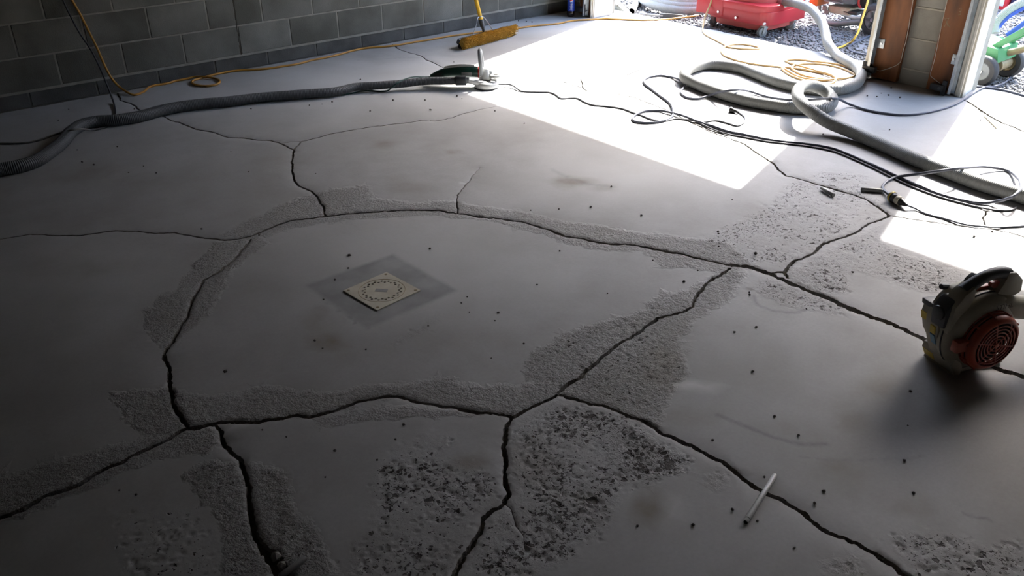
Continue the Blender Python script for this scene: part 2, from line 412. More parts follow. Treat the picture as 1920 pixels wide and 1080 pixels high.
# cracks: photo polyline, half width (m) at start .. end, taper flags
CR = [
 ([(-45,455),(0,447),(60,438),(110,441),(150,440),(215,431),(260,433),(290,437),(325,435),(370,443),(415,449),(440,447),(470,441)], .0050, .0060, 0, 0),
 ([(470,441),(482,436),(500,428),(540,412),(575,408),(608,404),(650,399),(700,395),(760,392),(820,393),(858,398),(900,405),(950,410),(985,415),(1030,430),(1060,441),(1095,446),(1130,454),(1190,457),(1240,468),(1290,477),(1330,487),(1370,496)], .0070, .0085, 0, 0),
 ([(1370,496),(1400,497),(1440,510),(1470,524),(1500,537),(1560,560),(1610,583),(1670,605),(1740,638),(1800,662),(1870,690),(1895,697),(1920,705),(1990,728),(2080,752),(2200,800),(2330,835),(2480,905)], .0150, .0130, 0, 0),
 ([(470,446),(455,465),(435,487),(410,508),(382,523),(372,540),(358,560),(352,590),(335,615),(322,640),(305,662),(318,690),(318,720),(325,755),(340,780),(352,801)], .0050, .0085, 0, 0),
 ([(352,801),(385,796),(407,790),(444,792),(481,790),(518,783),(556,777),(578,781),(616,771),(645,761),(671,750),(701,744),(727,741),(745,742),(767,748),(801,756),(838,761),(875,768),(912,773),(941,776),(962,779),(978,771),(1004,758),(1030,747),(1045,737)], .0100, .0080, 0, 0),
 ([(352,801),(333,810),(315,821),(278,839),(241,856),(230,863),(196,876),(167,893),(148,906),(122,915),(85,926),(67,936),(44,952),(0,967),(-60,985)], .0075, .0100, 0, 0),
 ([(392,793),(405,797),(413,805),(417,828),(430,845),(450,861),(461,884),(467,913),(466,939),(471,969),(476,998),(489,1021),(506,1040),(522,1062),(540,1090),(560,1120)], .0100, .0200, 0, 0),
 ([(960,779),(958,787),(947,806),(949,828),(945,839),(951,858),(943,884),(949,906),(954,926),(945,943),(923,956),(906,969),(901,991),(890,1013),(871,1036),(856,1065),(845,1090),(830,1120)], .0075, .0080, 0, 0),
 ([(1045,737),(1077,747),(1107,756),(1136,760),(1162,771),(1188,782),(1210,787),(1229,802),(1242,813),(1270,823),(1299,834),(1321,849),(1347,861),(1373,878),(1396,899),(1418,915),(1440,923),(1466,936),(1500,956),(1530,981),(1555,997),(1576,1004),(1604,1015),(1632,1032),(1657,1047),(1678,1062),(1705,1085),(1740,1115),(1800,1160),(1850,1210)], .0085, .0085, 0, 0),
 ([(1045,735),(1065,718),(1090,704),(1100,691),(1115,679),(1143,656),(1171,637),(1199,621),(1213,609),(1234,595),(1255,590),(1280,582),(1298,573),(1305,556),(1319,538),(1329,526),(1350,515),(1370,500)], .0080, .0070, 0, 0),
 ([(1437,512),(1470,508),(1478,498),(1490,488),(1510,482),(1527,473),(1540,458),(1560,450),(1587,443),(1610,432),(1627,420),(1653,410),(1668,403)], .0085, .0065, 0, 0),
 ([(1470,508),(1477,521)], .0080, .0080, 0, 0),
 ([(1668,403),(1653,392),(1633,378),(1617,370),(1593,362),(1567,355),(1533,345),(1507,337),(1473,328),(1460,317),(1453,307),(1433,295),(1410,280),(1397,270),(1372,260)], .0080, .0065, 0, 0),
 ([(1372,260),(1330,245),(1288,225),(1252,206),(1213,191),(1192,183),(1171,177),(1130,172),(1100,170),(1093,164),(1073,159),(1056,152),(1015,151),(973,149),(938,148)], .0065, .0050, 0, 1),
 ([(1093,164),(1089,148),(1118,142),(1173,141),(1212,125),(1246,120),(1272,115),(1300,110)], .0055, .0045, 0, 1),
 ([(1668,403),(1720,411),(1790,421),(1850,425),(1900,437),(1990,462)], .0048, .0055, 0, 0),
 ([(1850,425),(1844,408),(1851,394),(1870,384)], .0050, .0040, 0, 1),
 ([(218,172),(226,188),(245,193),(262,205),(272,210),(308,218),(320,225),(340,230),(365,241),(390,245),(412,251),(428,257),(455,258),(480,262),(500,262),(525,267),(540,275),(551,280),(547,300),(548,318),(552,340),(565,350),(585,358),(597,370),(605,385),(610,404)], .0065, .0065, 0, 0),
 ([(551,280),(566,264),(600,256),(620,250),(689,238),(744,231),(768,229),(790,225),(818,226),(847,220),(866,213),(900,204),(925,200),(955,193)], .0055, .0045, 0, 1),
 ([(530,266),(552,265),(568,264)], .0025, .0030, 1, 0),
 ([(858,398),(857,380),(858,365),(870,350),(885,330),(900,313)], .0045, .0025, 0, 1),
 ([(735,82),(745,90),(760,96),(790,104),(800,112),(815,118),(840,131),(858,142)], .0060, .0050, 0, 1),
 ([(1806,186),(1818,191),(1840,207),(1860,219),(1876,228),(1902,238),(1960,262)], .0090, .0100, 0, 0),
 ([(945,943),(957,952),(967,985),(980,1003),(983,1028)], .0012, .0010, 0, 1),
]
def resample(P, step):
    P = np.array(P); d = np.r_[0, np.cumsum(np.hypot(*np.diff(P, axis=0).T))]
    n = max(2, int(d[-1]/step)+1); s = np.linspace(0, d[-1], n)
    return np.c_[np.interp(s, d, P[:, 0]), np.interp(s, d, P[:, 1])], s, d[-1]
cdt_v = []; cdt_e = []; quads = []; crack_cen = []; crack_hw = []
for ci, (pp, w0, w1, t0, t1) in enumerate(CR):
    P = [tuple(G(*p)[:2]) for p in pp]
    if ci == 21: P[0] = (P[0][0], min(P[0][1], 5.895))
    dist = np.hypot(*np.mean(P, axis=0))
    C, s, L = resample(P, 0.006 if dist < 3.4 else 0.010)
    n = len(C)
    T = np.gradient(C, axis=0); T /= np.maximum(np.hypot(T[:, 0], T[:, 1]), 1e-9)[:, None]; Nn = np.c_[-T[:, 1], T[:, 0]]
    w = np.linspace(w0, w1, n)
    if ci == 6: w = np.interp(s/L, [0, .55, .72, .8, 1], [.007, .0085, .010, .022, .027])
    wob = (fbm(s*26, s*0+ci*7.3, 5, 3)-0.5)
    C = C + Nn*(wob*(0.012 if w0 > .004 else 0.008))[:, None]
    wl = w*.86*(0.25+.9*fbm(s*45, s*0+ci*3.1, 9, 2)+.7*vnoise(s*120, s*0+ci*2.3, 77)); wr = w*.86*(0.25+.9*fbm(s*45, s*0+ci*5.7, 21, 2)+.7*vnoise(s*120, s*0+ci*4.9, 78))
    tp = np.ones(n)
    if t0: tp *= np.clip(s/(0.15*min(L, .8)), 0.05, 1)
    if t1: tp *= np.clip((L-s)/(0.35*min(L, 1.2)), 0.05, 1)
    wl = np.maximum(wl*tp, .0008); wr = np.maximum(wr*tp, .0008)
    A = C+Nn*wl[:, None]; B = C-Nn*wr[:, None]
    crack_cen.append(C); crack_hw.append(w)
    o = len(cdt_v)
    cdt_v += [tuple(a) for a in A] + [tuple(b_) for b_ in B]
    cdt_e += [(o+i, o+i+1) for i in range(n-1)] + [(o+n+i, o+n+i+1) for i in range(n-1)] + [(o, o+n), (o+n-1, o+2*n-1)]
    for i in range(n-1): quads.append((A[i], A[i+1], B[i+1], B[i]))
crack_all = np.vstack(crack_cen)
edge_pts = np.array(cdt_v)
n_edge = len(cdt_v)

# drain opening
DR = [G(643, 547), G(725, 512), G(790, 546), G(706, 582)]
dc = sum((Vector(p) for p in DR), Vector())/4; drain_ang = math.atan2(*(DR[1]-DR[0]).yx)
o = len(cdt_v); nd = 32
cdt_v += [(dc.x+.088*math.cos(2*PI*i/nd), dc.y+.088*math.sin(2*PI*i/nd)) for i in range(nd)]
cdt_e += [(o+i, o+(i+1) % nd) for i in range(nd)]
# slab outline
o = len(cdt_v)
per = []
for x in np.linspace(SX0, SX1, 60)[:-1]: per.append((x, SY0))
for y in np.linspace(SY0, SY1, 160)[:-1]: per.append((SX1 + 0.012*math.sin(y*23)*math.sin(y*7.3) + .01*(vnoise(np.array([y*14]), np.array([1.]))[0]-.5), y))
for x in np.linspace(SX1, SX0, 60)[:-1]: per.append((x, SY1))
for y in np.linspace(SY1, SY0, 60)[:-1]: per.append((SX0, y))
cdt_v += per; cdt_e += [(o+i, o+(i+1) % len(per)) for i in range(len(per))]

# ground-down (scarified) bands and pitted patches: (photo outline, texture strength, pit strength, pit size m)
RO = [
 ([(415,441),(470,410),(540,380),(590,360),(640,352),(690,348),(700,372),(780,380),(852,376),(890,385),(985,398),(1060,415),(1140,425),(1210,437),(1300,447),(1370,455),(1420,500),(1370,512),(1250,500),(1200,472),(1130,470),(1050,452),(985,430),(900,412),(780,402),(640,412),(540,428),(500,443),(450,446)], .85, .12, .010),
 ([(405,452),(380,482),(350,512),(330,545),(300,555),(272,582),(276,612),(300,640),(310,662),(326,655),(350,625),(385,598),(410,560),(436,512),(472,478),(500,455),(485,440),(440,448)], .9, .12, .010),
 ([(205,735),(315,727),(335,730),(370,745),(404,788),(352,802),(300,825),(250,805),(228,770)], 1.0, .15, .010),
 ([(370,745),(400,740),(450,735),(525,722),(560,733),(640,730),(700,722),(850,708),(872,720),(905,725),(1000,720),(1048,735),(962,779),(850,763),(745,744),(700,748),(611,778),(540,784),(400,792)], 1.0, .12, .010),
 ([(590,785),(650,772),(720,760),(860,766),(942,778),(860,780),(700,785),(620,797)], .8, .08, .010),
 ([(-10,893),(60,880),(160,850),(230,830),(300,810),(352,800),(392,798),(418,830),(385,848),(330,852),(250,882),(180,917),(100,947),(-10,988)], .95, .15, .012),
 ([(345,882),(400,862),(440,872),(462,905),(470,980),(490,1030),(545,1085),(415,1090),(420,1020),(400,960),(370,930),(350,910)], 1.0, .65, .013),
 ([(466,870),(512,873),(538,920),(560,960),(602,1000),(640,1060),(665,1090),(545,1090),(490,1020),(475,960),(465,920)], 1.0, .65, .013),
 ([(690,890),(730,850),(790,810),(850,820),(830,860),(900,868),(943,890),(943,940),(900,975),(870,1040),(850,1090),(640,1090),(650,1020),(690,980)], .10, .85, .017),
 ([(200,960),(330,940),(420,980),(420,1085),(230,1085)], .05, .62, .015),
 ([(965,785),(1040,745),(1100,760),(1170,778),(1230,815),(1297,862),(1270,892),(1220,905),(1170,915),(1160,960),(1130,1000),(1080,1040),(1000,1090),(865,1090),(900,1000),(952,930)], .16, .92, .016),
 ([(1120,800),(1180,790),(1240,822),(1297,862),(1270,892),(1200,900),(1140,860)], .45, 1.0, .013),
 ([(1000,720),(985,690),(1010,650),(1100,610),(1190,590),(1230,560),(1290,540),(1330,515),(1370,498),(1402,505),(1370,562),(1330,582),(1290,610),(1270,650),(1290,700),(1250,752),(1230,795),(1150,768),(1050,737)], .9, .55, .013),
 ([(1295,452),(1370,420),(1430,390),(1480,340),(1540,318),(1620,328),(1668,388),(1650,410),(1560,452),(1480,497),(1400,492),(1310,482)], .12, .80, .017),
 ([(1480,512),(1540,470),(1600,445),(1662,415),(1650,450),(1700,478),(1810,505),(1800,560),(1700,540),(1592,500),(1592,545),(1550,557),(1500,537)], .30, .80, .016),
 ([(1425,522),(1500,538),(1585,572),(1570,592),(1480,577),(1415,550)], .25, .8, .014),
 ([(1650,1010),(1695,988),(1760,993),(1850,1018),(1930,1000),(1930,1090),(1720,1090),(1690,1060)], .10, .82, .015),
 ([(1545,1060),(1600,1050),(1640,1085),(1560,1095)], .3, .7, .014),
 ([(1325,890),(1380,868),(1362,920),(1338,925)], .2, .5, .010),
 ([(1580,75),(1620,150),(1650,190),(1700,200),(1740,225),(1690,260),(1640,250),(1600,200)], .1, .15, .012),
 ([(730,640),(790,610),(820,585),(830,600),(790,625),(740,655)], .2, .5, .010),
]
ST = [ # brown stains: centre, radii (photo px), strength
 ((615,640),(38,22),.9),((600,600),(26,35),.55),((1075,342),(48,13),.75),((1130,352),(40,8),.5),((1215,955),(45,50),.8),((890,868),(60,16),.6),((1240,690),(60,60),.65),((1600,790),(26,22),.65),((1660,730),(90,45),.45),((1570,880),(45,22),.55),((1700,950),(85,20),.35),((760,352),(70,14),.3),((520,300),(60,12),.25),((1290,780),(60,30),.35),((330,600),(60,30),.25),((720,270),(26,7),.5),((850,285),(18,5),.5),((1480,800),(60,20),.3),((900,640),(120,35),.22),((1000,870),(80,60),.35),((160,500),(120,25),.3),((180,330),(120,30),.3)]
MK = [ # dark rubbed marks: polyline, half width m, strength
 ([(1345,778),(1400,800),(1450,820),(1500,833),(1548,833)], .012, .8),
 ([(1503,857),(1560,863),(1620,863),(1700,860),(1730,855)], .008, .4),
 ([(1808,963),(1830,970),(1858,974)], .009, .8),
 ([(1412,555),(1420,572),(1450,583),(1490,587),(1512,580)], .012, .7),
 ([(665,112),(700,112),(760,108),(790,108)], .010, .35),
 ([(1035,318),(1060,330),(1100,345),(1150,350)], .018, .35),
 ([(1585,283),(1600,300),(1625,318)], .012, .3),
 ([(642,598),(665,606),(690,616)], .004, .9),
 ([(607,565),(640,585),(665,602)], .003, .8),
]
def wpoly(pp): return np.array([tuple(G(*p)[:2]) for p in pp])
ROW = [(wpoly(p), a, b, c) for p, a, b, c in RO]
MKW = [(resample(wpoly(p), .01)[0], w, s) for p, w, s in MK]
PATCH = wpoly([(736,477),(857,545),(688,616),(574,535)])
def poly_sd(P, V):
    """signed distance (negative inside) of points P to polygon V"""
    A = V; B = np.roll(V, -1, axis=0); d2 = np.full(len(P), 1e9); ins = np.zeros(len(P), bool)
    for a, b in zip(A, B):
        e = b-a; w_ = P-a; t = np.clip((w_@e)/max(e@e, 1e-12), 0, 1); q = w_-t[:, None]*e
        d2 = np.minimum(d2, (q*q).sum(1))
        c = ((a[1] <= P[:, 1]) & (b[1] > P[:, 1])) | ((b[1] <= P[:, 1]) & (a[1] > P[:, 1]))
        with np.errstate(divide='ignore', invalid='ignore'):
            xi = a[0]+(P[:, 1]-a[1])*e[0]/(e[1] if e[1] else 1e-12)
        ins ^= c & (P[:, 0] < xi)
    d = np.sqrt(d2); return np.where(ins, -d, d)
def near_boxes(P, V, m):
    lo = V.min(0)-m; hi = V.max(0)+m
    return np.nonzero((P[:, 0] > lo[0]) & (P[:, 0] < hi[0]) & (P[:, 1] > lo[1]) & (P[:, 1] < hi[1]))[0]
def in_view(P, m=70):
    V = np.c_[P, np.full(len(P), -H)]
    z = V@AF; x = CX+F*(V@AR)/np.maximum(z, 1e-3); y = CY+F*(V@AD)/np.maximum(z, 1e-3)
    return (z > .1) & (x > -m) & (x < 1920+m) & (y > -m) & (y < 1080+m)
def grid(x0, x1, y0, y1, s, j=.35):
    X, Y = np.meshgrid(np.arange(x0+s/2, x1, s), np.arange(y0+s/2, y1, s))
    P = np.c_[X.ravel(), Y.ravel()]; return P + rng.uniform(-j, j, P.shape)*s
pts = []
coarse = grid(SX0, SX1, SY0, SY1, .22); pts.append(coarse[~in_view(coarse, 40)])
med = grid(0, SX1, 0, SY1, .042)
def fine_need(P):
    f = np.zeros(len(P), bool)
    for V, a, b, c in ROW:
        i = near_boxes(P, V, .03)
        if len(i): f[i] |= poly_sd(P[i], V) < .02
    return f
def mark_need(P):
    f = np.zeros(len(P), bool)
    for C, w, s in MKW:
        i = near_boxes(P, C, .03)
        if len(i):
            d = np.sqrt(((P[i][:, None, :]-C[None])**2).sum(2)).min(1); f[i] |= d < w*2.2
    i = near_boxes(P, PATCH, .05)
    if len(i): f[i] |= np.abs(poly_sd(P[i], PATCH)) < .03
    return f
med = med[in_view(med)]
med = med[~(fine_need(med) | mark_need(med))]; pts.append(med)
for (s, r0, r1) in ((.0062, 0, 2.6), (.0082, 2.6, 3.4), (.0115, 3.4, 9)):
    g = grid(0, SX1, 0, SY1, s); rr = np.hypot(g[:, 0], g[:, 1]); g = g[(rr >= r0) & (rr < r1)]
    g = g[in_view(g, 20)]
    pts.append(g[fine_need(g)])
    g = grid(0, SX1, 0, SY1, s*1.5); rr = np.hypot(g[:, 0], g[:, 1]); g = g[(rr >= r0) & (rr < r1)]
    g = g[in_view(g, 20)]
    pts.append(g[mark_need(g) & ~fine_need(g)])
P = np.vstack(pts)
# keep the grid clear of crack edges (spatial hash)
from collections import defaultdict
cell = .012; hsh = defaultdict(list)
for i, (x, y) in enumerate(edge_pts): hsh[(int(x//cell), int(y//cell))].append(i)
occ = np.zeros((int(9/cell)+3, int(9/cell)+3), bool)
ei = ((edge_pts+np.array([2.2, 2.8]))/cell).astype(int)
ok_ = (ei[:, 0] >= 0) & (ei[:, 1] >= 0) & (ei[:, 0] < occ.shape[0]) & (ei[:, 1] < occ.shape[1]); occ[ei[ok_, 0], ei[ok_, 1]] = True
pi_ = ((P+np.array([2.2, 2.8]))/cell).astype(int)
pi_ = np.clip(pi_, 0, occ.shape[0]-1)
keep = ~occ[pi_[:, 0], pi_[:, 1]]
keep &= np.hypot(P[:, 0]-dc.x, P[:, 1]-dc.y) > .095
keep &= (P[:, 0] > SX0+.02) & (P[:, 0] < SX1-.02) & (P[:, 1] > SY0+.02) & (P[:, 1] < SY1-.02)
P = P[keep]
allv = [Vector(v) for v in cdt_v] + [Vector(p) for p in P]
rv, re_, rf, _ov, _oe, _of = delaunay_2d_cdt(allv, cdt_e, [], 0, 1e-6)
V2 = np.array([tuple(v) for v in rv]); T3 = np.array([f for f in rf if len(f) == 3])
cen = V2[T3].mean(1)
# classify triangles: inside a crack strip / drain / outside the slab
crk = np.zeros(len(cen), bool)
csz = .06; buck = defaultdict(list)
for i, (x, y) in enumerate(cen): buck[(int(math.floor(x/csz)), int(math.floor(y/csz)))].append(i)
for q in quads:
    Q = np.array(q); lo = np.floor(Q.min(0)/csz).astype(int); hi = np.floor(Q.max(0)/csz).astype(int)
    ids = [i for a in range(lo[0], hi[0]+1) for b in range(lo[1], hi[1]+1) for i in buck.get((a, b), ())]
    if not ids: continue
    pts_ = cen[ids]; ins = np.zeros(len(ids), bool)
    for tri in ((0, 1, 2), (0, 2, 3)):
        a, b, c = Q[tri[0]], Q[tri[1]], Q[tri[2]]
        d1 = (b[0]-a[0])*(pts_[:, 1]-a[1])-(b[1]-a[1])*(pts_[:, 0]-a[0])
        d2 = (c[0]-b[0])*(pts_[:, 1]-b[1])-(c[1]-b[1])*(pts_[:, 0]-b[0])
        d3 = (a[0]-c[0])*(pts_[:, 1]-c[1])-(a[1]-c[1])*(pts_[:, 0]-c[0])
        ins |= ((d1 >= 0) & (d2 >= 0) & (d3 >= 0)) | ((d1 <= 0) & (d2 <= 0) & (d3 <= 0))
    crk[np.array(ids)[ins]] = True
crk |= np.hypot(cen[:, 0]-dc.x, cen[:, 1]-dc.y) < .087
crk |= (poly_sd(cen, np.array(per)) > 0)
# relief and masks per vertex
nv = len(V2)
a_rough = np.zeros(nv); a_pit = np.zeros(nv); a_stain = np.zeros(nv); a_mark = np.zeros(nv); a_patch = np.zeros(nv); a_dust = np.zeros(nv); zz = np.zeros(nv)
X, Y = V2[:, 0], V2[:, 1]
for V, ra, pb, ps in ROW:
    i = near_boxes(V2, V, .05)
    if not len(i): continue
    x, y = X[i], Y[i]
    sd = poly_sd(V2[i], V) + (fbm(x*30, y*30, 3)-.5)*.045 + (fbm(x*7, y*7, 8)-.5)*.03
    m = np.clip(-sd/.020+.35, 0, 1)
    core = np.clip(-sd/.07+.35, 0, 1)
    a_rough[i] = np.maximum(a_rough[i], m*ra)
    clump = np.clip((fbm(x*8, y*8, 44)-.33)*4.2, 0, 1)
    a_pit[i] = np.maximum(a_pit[i], pb*np.clip(-sd/.06+.45, 0, 1)*(.66+.34*clump))
zz -= a_rough*(0.0006 + 0.0052*fbm(X*62, Y*62, 2, 2))
zz -= 0.004*np.clip((fbm(X*95, Y*95, 12, 2)-(.86-.30*a_pit))/.10, 0, 1)*(a_pit > .05)
for (c, r, s) in ST:
    c0 = G(*c); ex = G(c[0]+r[0], c[1])-c0; ey = G(c[0], c[1]+r[1])-c0
    Mi = np.linalg.inv(np.array([[ex.x, ey.x], [ex.y, ey.y]]))
    uv = (V2-np.array([c0.x, c0.y]))@Mi.T
    d = np.hypot(uv[:, 0], uv[:, 1]) + (fbm(X*6, Y*6, 70)-.5)*.9
    a_stain = np.maximum(a_stain, s*np.clip((1.1-d)/.8, 0, 1))
DU = [((780,165),(460,75),1.0),((430,190),(230,60),.6),((1150,330),(260,70),.6),((1650,225),(120,45),.2),((760,480),(330,120),.7),((150,520),(250,120),.4),((1000,45),(200,25),.6),((1300,722),(60,11),.9),((1265,960),(25,50),.5),((560,185),(380,40),.5)]
for (c, r, s) in DU:
    c0 = G(*c); ex = G(c[0]+r[0], c[1])-c0; ey = G(c[0], c[1]+r[1])-c0
    Mi = np.linalg.inv(np.array([[ex.x, ey.x], [ex.y, ey.y]])); uv = (V2-np.array([c0.x, c0.y]))@Mi.T
    d = np.hypot(uv[:, 0], uv[:, 1]) + (fbm(X*2.5, Y*2.5, 171)-.5)*.8
    a_dust = np.maximum(a_dust, s*np.clip((1.15-d)/.9, 0, 1))
for C, w, s in MKW:
    i = near_boxes(V2, C, w*3)
    if len(i):
        d = np.sqrt(((V2[i][:, None, :]-C[None])**2).sum(2)).min(1)
        a_mark[i] = np.maximum(a_mark[i], s*np.clip((w-d)/(w*.8), 0, 1))
i = near_boxes(V2, PATCH, .06)
a_patch[i] = np.clip(.5-poly_sd(V2[i], PATCH)/.022, 0, 1)*(.55+.45*fbm(X[i]*9, Y[i]*9, 66))
# crack rims broken down a little
rim = np.zeros(nv, bool)
tri_edges = np.vstack([T3[:, [0, 1]], T3[:, [1, 2]], T3[:, [2, 0]]]); tri_of = np.tile(np.arange(len(T3)), 3)
key = np.sort(tri_edges, 1); kk = key[:, 0].astype(np.int64)*nv+key[:, 1]
order = np.argsort(kk, kind='stable'); ks = kk[order]
first = np.r_[True, ks[1:] != ks[:-1]]
gid = np.cumsum(first)-1
# adjacency pairs
same = np.nonzero(ks[1:] == ks[:-1])[0]
ta = tri_of[order[same]]; tb = tri_of[order[same+1]]
# union find over slab triangles
par = np.arange(len(T3))
def find(a):
    while par[a] != a: par[a] = par[par[a]]; a = par[a]
    return a
for a, b in zip(ta.tolist(), tb.tolist()):
    if not crk[a] and not crk[b]:
        ra_, rb_ = find(a), find(b)
        if ra_ != rb_: par[ra_] = rb_
roots = np.array([find(i) for i in range(len(T3))])
twoD = V2[T3]; areas = np.abs((twoD[:, 1, 0]-twoD[:, 0, 0])*(twoD[:, 2, 1]-twoD[:, 0, 1])-(twoD[:, 1, 1]-twoD[:, 0, 1])*(twoD[:, 2, 0]-twoD[:, 0, 0]))/2
comp_area = np.bincount(roots, weights=np.where(crk, 0, areas), minlength=len(T3))
slab_ids = [r for r in np.unique(roots[~crk]) if comp_area[r] > 3e-4]
edge_is_rim = np.zeros(nv, bool)
for a, b, k in zip(ta, tb, same):
    if crk[a] != crk[b]:
        e = key[order[k]]; edge_is_rim[e] = True
zz[edge_is_rim] -= 0.0015 + 0.004*fbm(X[edge_is_rim]*40, Y[edge_is_rim]*40, 15)
zz = zz + (fbm(X*1.5, Y*1.5, 90)-.5)*.0

floor = bpy.data.objects.new('floor', None); COL.objects.link(floor); floor['kind'] = 'structure'
floor['label'] = 'cracked grey concrete garage floor broken into slab pieces'
CRACK_D = 0.034
order_slabs = sorted(slab_ids, key=lambda r: -comp_area[r])
for r in order_slabs:
    tri = T3[(roots == r) & ~crk]
    used, inv = np.unique(tri, return_inverse=True); F3 = inv.reshape(-1, 3)
    co = np.c_[V2[used], zz[used]]
    p = co[F3]; area2 = (p[:, 1, 0]-p[:, 0, 0])*(p[:, 2, 1]-p[:, 0, 1])-(p[:, 1, 1]-p[:, 0, 1])*(p[:, 2, 0]-p[:, 0, 0])
    F3[area2 < 0] = F3[area2 < 0][:, ::-1]
    E = np.vstack([F3[:, [0, 1]], F3[:, [1, 2]], F3[:, [2, 0]]]); sk = np.sort(E, 1); kkk = sk[:, 0].astype(np.int64)*len(used)+sk[:, 1]
    u, cnt = np.unique(kkk, return_counts=True); bset = np.isin(kkk, u[cnt == 1]); BE = E[bset]
    bu, binv = np.unique(BE, return_inverse=True); BE2 = binv.reshape(-1, 2)
    top = co[bu]; bot = top.copy(); bot[:, 2] = -CRACK_D-.004
    bot[:, :2] += rng.uniform(-.002, .002, (len(bu), 2))
    nt_ = len(co); nb = len(bu)
    vv = np.vstack([co, top, bot])
    Q4 = np.c_[BE2[:, 1]+nt_, BE2[:, 0]+nt_, BE2[:, 0]+nt_+nb, BE2[:, 1]+nt_+nb]
    faces = F3.tolist() + Q4.tolist()
    me = bpy.data.meshes.new('slab_piece')
    nl = len(F3)*3+len(Q4)*4
    me.vertices.add(len(vv)); me.vertices.foreach_set('co', vv.ravel())
    me.loops.add(nl); me.polygons.add(len(faces))
    me.loops.foreach_set('vertex_index', np.r_[F3.ravel(), Q4.ravel()].astype(np.int32))
    ls = np.r_[np.arange(len(F3))*3, len(F3)*3+np.arange(len(Q4))*4]
    me.polygons.foreach_set('loop_start', ls.astype(np.int32))
    me.update(calc_edges=True); me.validate()
    for nm, arr in (('rough', a_rough), ('pit', a_pit), ('stain', a_stain), ('mark', a_mark), ('patch', a_patch), ('dust', a_dust)):
        at = me.attributes.new(nm, 'FLOAT', 'POINT')
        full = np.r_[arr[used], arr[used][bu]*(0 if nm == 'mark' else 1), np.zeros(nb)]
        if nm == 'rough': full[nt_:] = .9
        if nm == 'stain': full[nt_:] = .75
        at.data.foreach_set('value', full.astype(np.float32))
    me.materials.append(M['floor'])
    me.shade_smooth()
    ob = bpy.data.objects.new('slab_piece', me); COL.objects.link(ob); ob.parent = floor
# dirt bed seen at the bottom of the cracks
gx = np.linspace(SX0, SX1-.02, 120); gy = np.linspace(SY0, SY1, 120)
XX, YY = np.meshgrid(gx, gy, indexing='ij'); ZZ = -CRACK_D + .012*fbm(XX*14, YY*14, 5)
mb = MB(); mb.v = list(zip(XX.ravel().tolist(), YY.ravel().tolist(), ZZ.ravel().tolist()))
mb.f = [(a*120+b, (a+1)*120+b, (a+1)*120+b+1, a*120+b+1) for a in range(119) for b in range(119)]
mb.build('crack_bed', M['dirt'], floor)
print('floor pieces', len(order_slabs), 'tris', len(T3))

# ================================================================== GROUND OUTSIDE
ZG = -0.045
mb = MB(); mb.box((SX1+.0, -30, ZG-.3), (70, 45, ZG))
gr = mb.build('ground', M['gravel_bed'], None, False); gr['kind'] = 'structure'
n_st = 26000
sx = SX1+.03+np.abs(rng.uniform(0, 1, n_st)**1.4)*5.0; sy = rng.uniform(1.2, 7.2, n_st)
octv = np.array([(1, 0, 0), (-1, 0, 0), (0, 1, 0), (0, -1, 0), (0, 0, 1), (0, 0, -1)], float)
octf = np.array([(0, 2, 4), (2, 1, 4), (1, 3, 4), (3, 0, 4), (2, 0, 5), (1, 2, 5), (3, 1, 5), (0, 3, 5)])
rs = rng.uniform(.006, .016, n_st)*(1+.15*(sx-6.2)); an = rng.uniform(0, 2*PI, n_st)
sv = octv[None]*rs[:, None, None]*rng.uniform(.6, 1.35, (n_st, 6, 1)); sv[:, :, 2] *= .7
tl = rng.uniform(-.5, .5, n_st)
ca, sa = np.cos(an), np.sin(an)
x_ = sv[:, :, 0]*ca[:, None]-sv[:, :, 1]*sa[:, None]; y_ = sv[:, :, 0]*sa[:, None]+sv[:, :, 1]*ca[:, None]; z_ = sv[:, :, 2]+tl[:, None]*x_
sv = np.stack([x_+sx[:, None], y_+sy[:, None], z_+ZG+.003+rng.uniform(0, .006, n_st)[:, None]], 2)
me = bpy.data.meshes.new('gravel')
VV = sv.reshape(-1, 3); FF = (octf[None]+np.arange(n_st)[:, None, None]*6).reshape(-1, 3)
me.vertices.add(len(VV)); me.vertices.foreach_set('co', VV.ravel()); me.loops.add(len(FF)*3); me.polygons.add(len(FF))
me.loops.foreach_set('vertex_index', FF.ravel().astype(np.int32)); me.polygons.foreach_set('loop_start', (np.arange(len(FF))*3).astype(np.int32)); me.update(calc_edges=True)
me.materials.append(M['gravel'])
go = bpy.data.objects.new('gravel', me); COL.objects.link(go)
tag(go, 'loose grey gravel spread outside the open garage doors', 'gravel', None, 'stuff')

# unseen dark slab, added to screen low sky from the back of the garage
mb = MB(); mb.box((17, -40, -.3), (19, 50, 6.5)); o = mb.build('added_sky_screen', bpy.data.materials['dark_block_wall'], None, False); o['kind'] = 'structure'
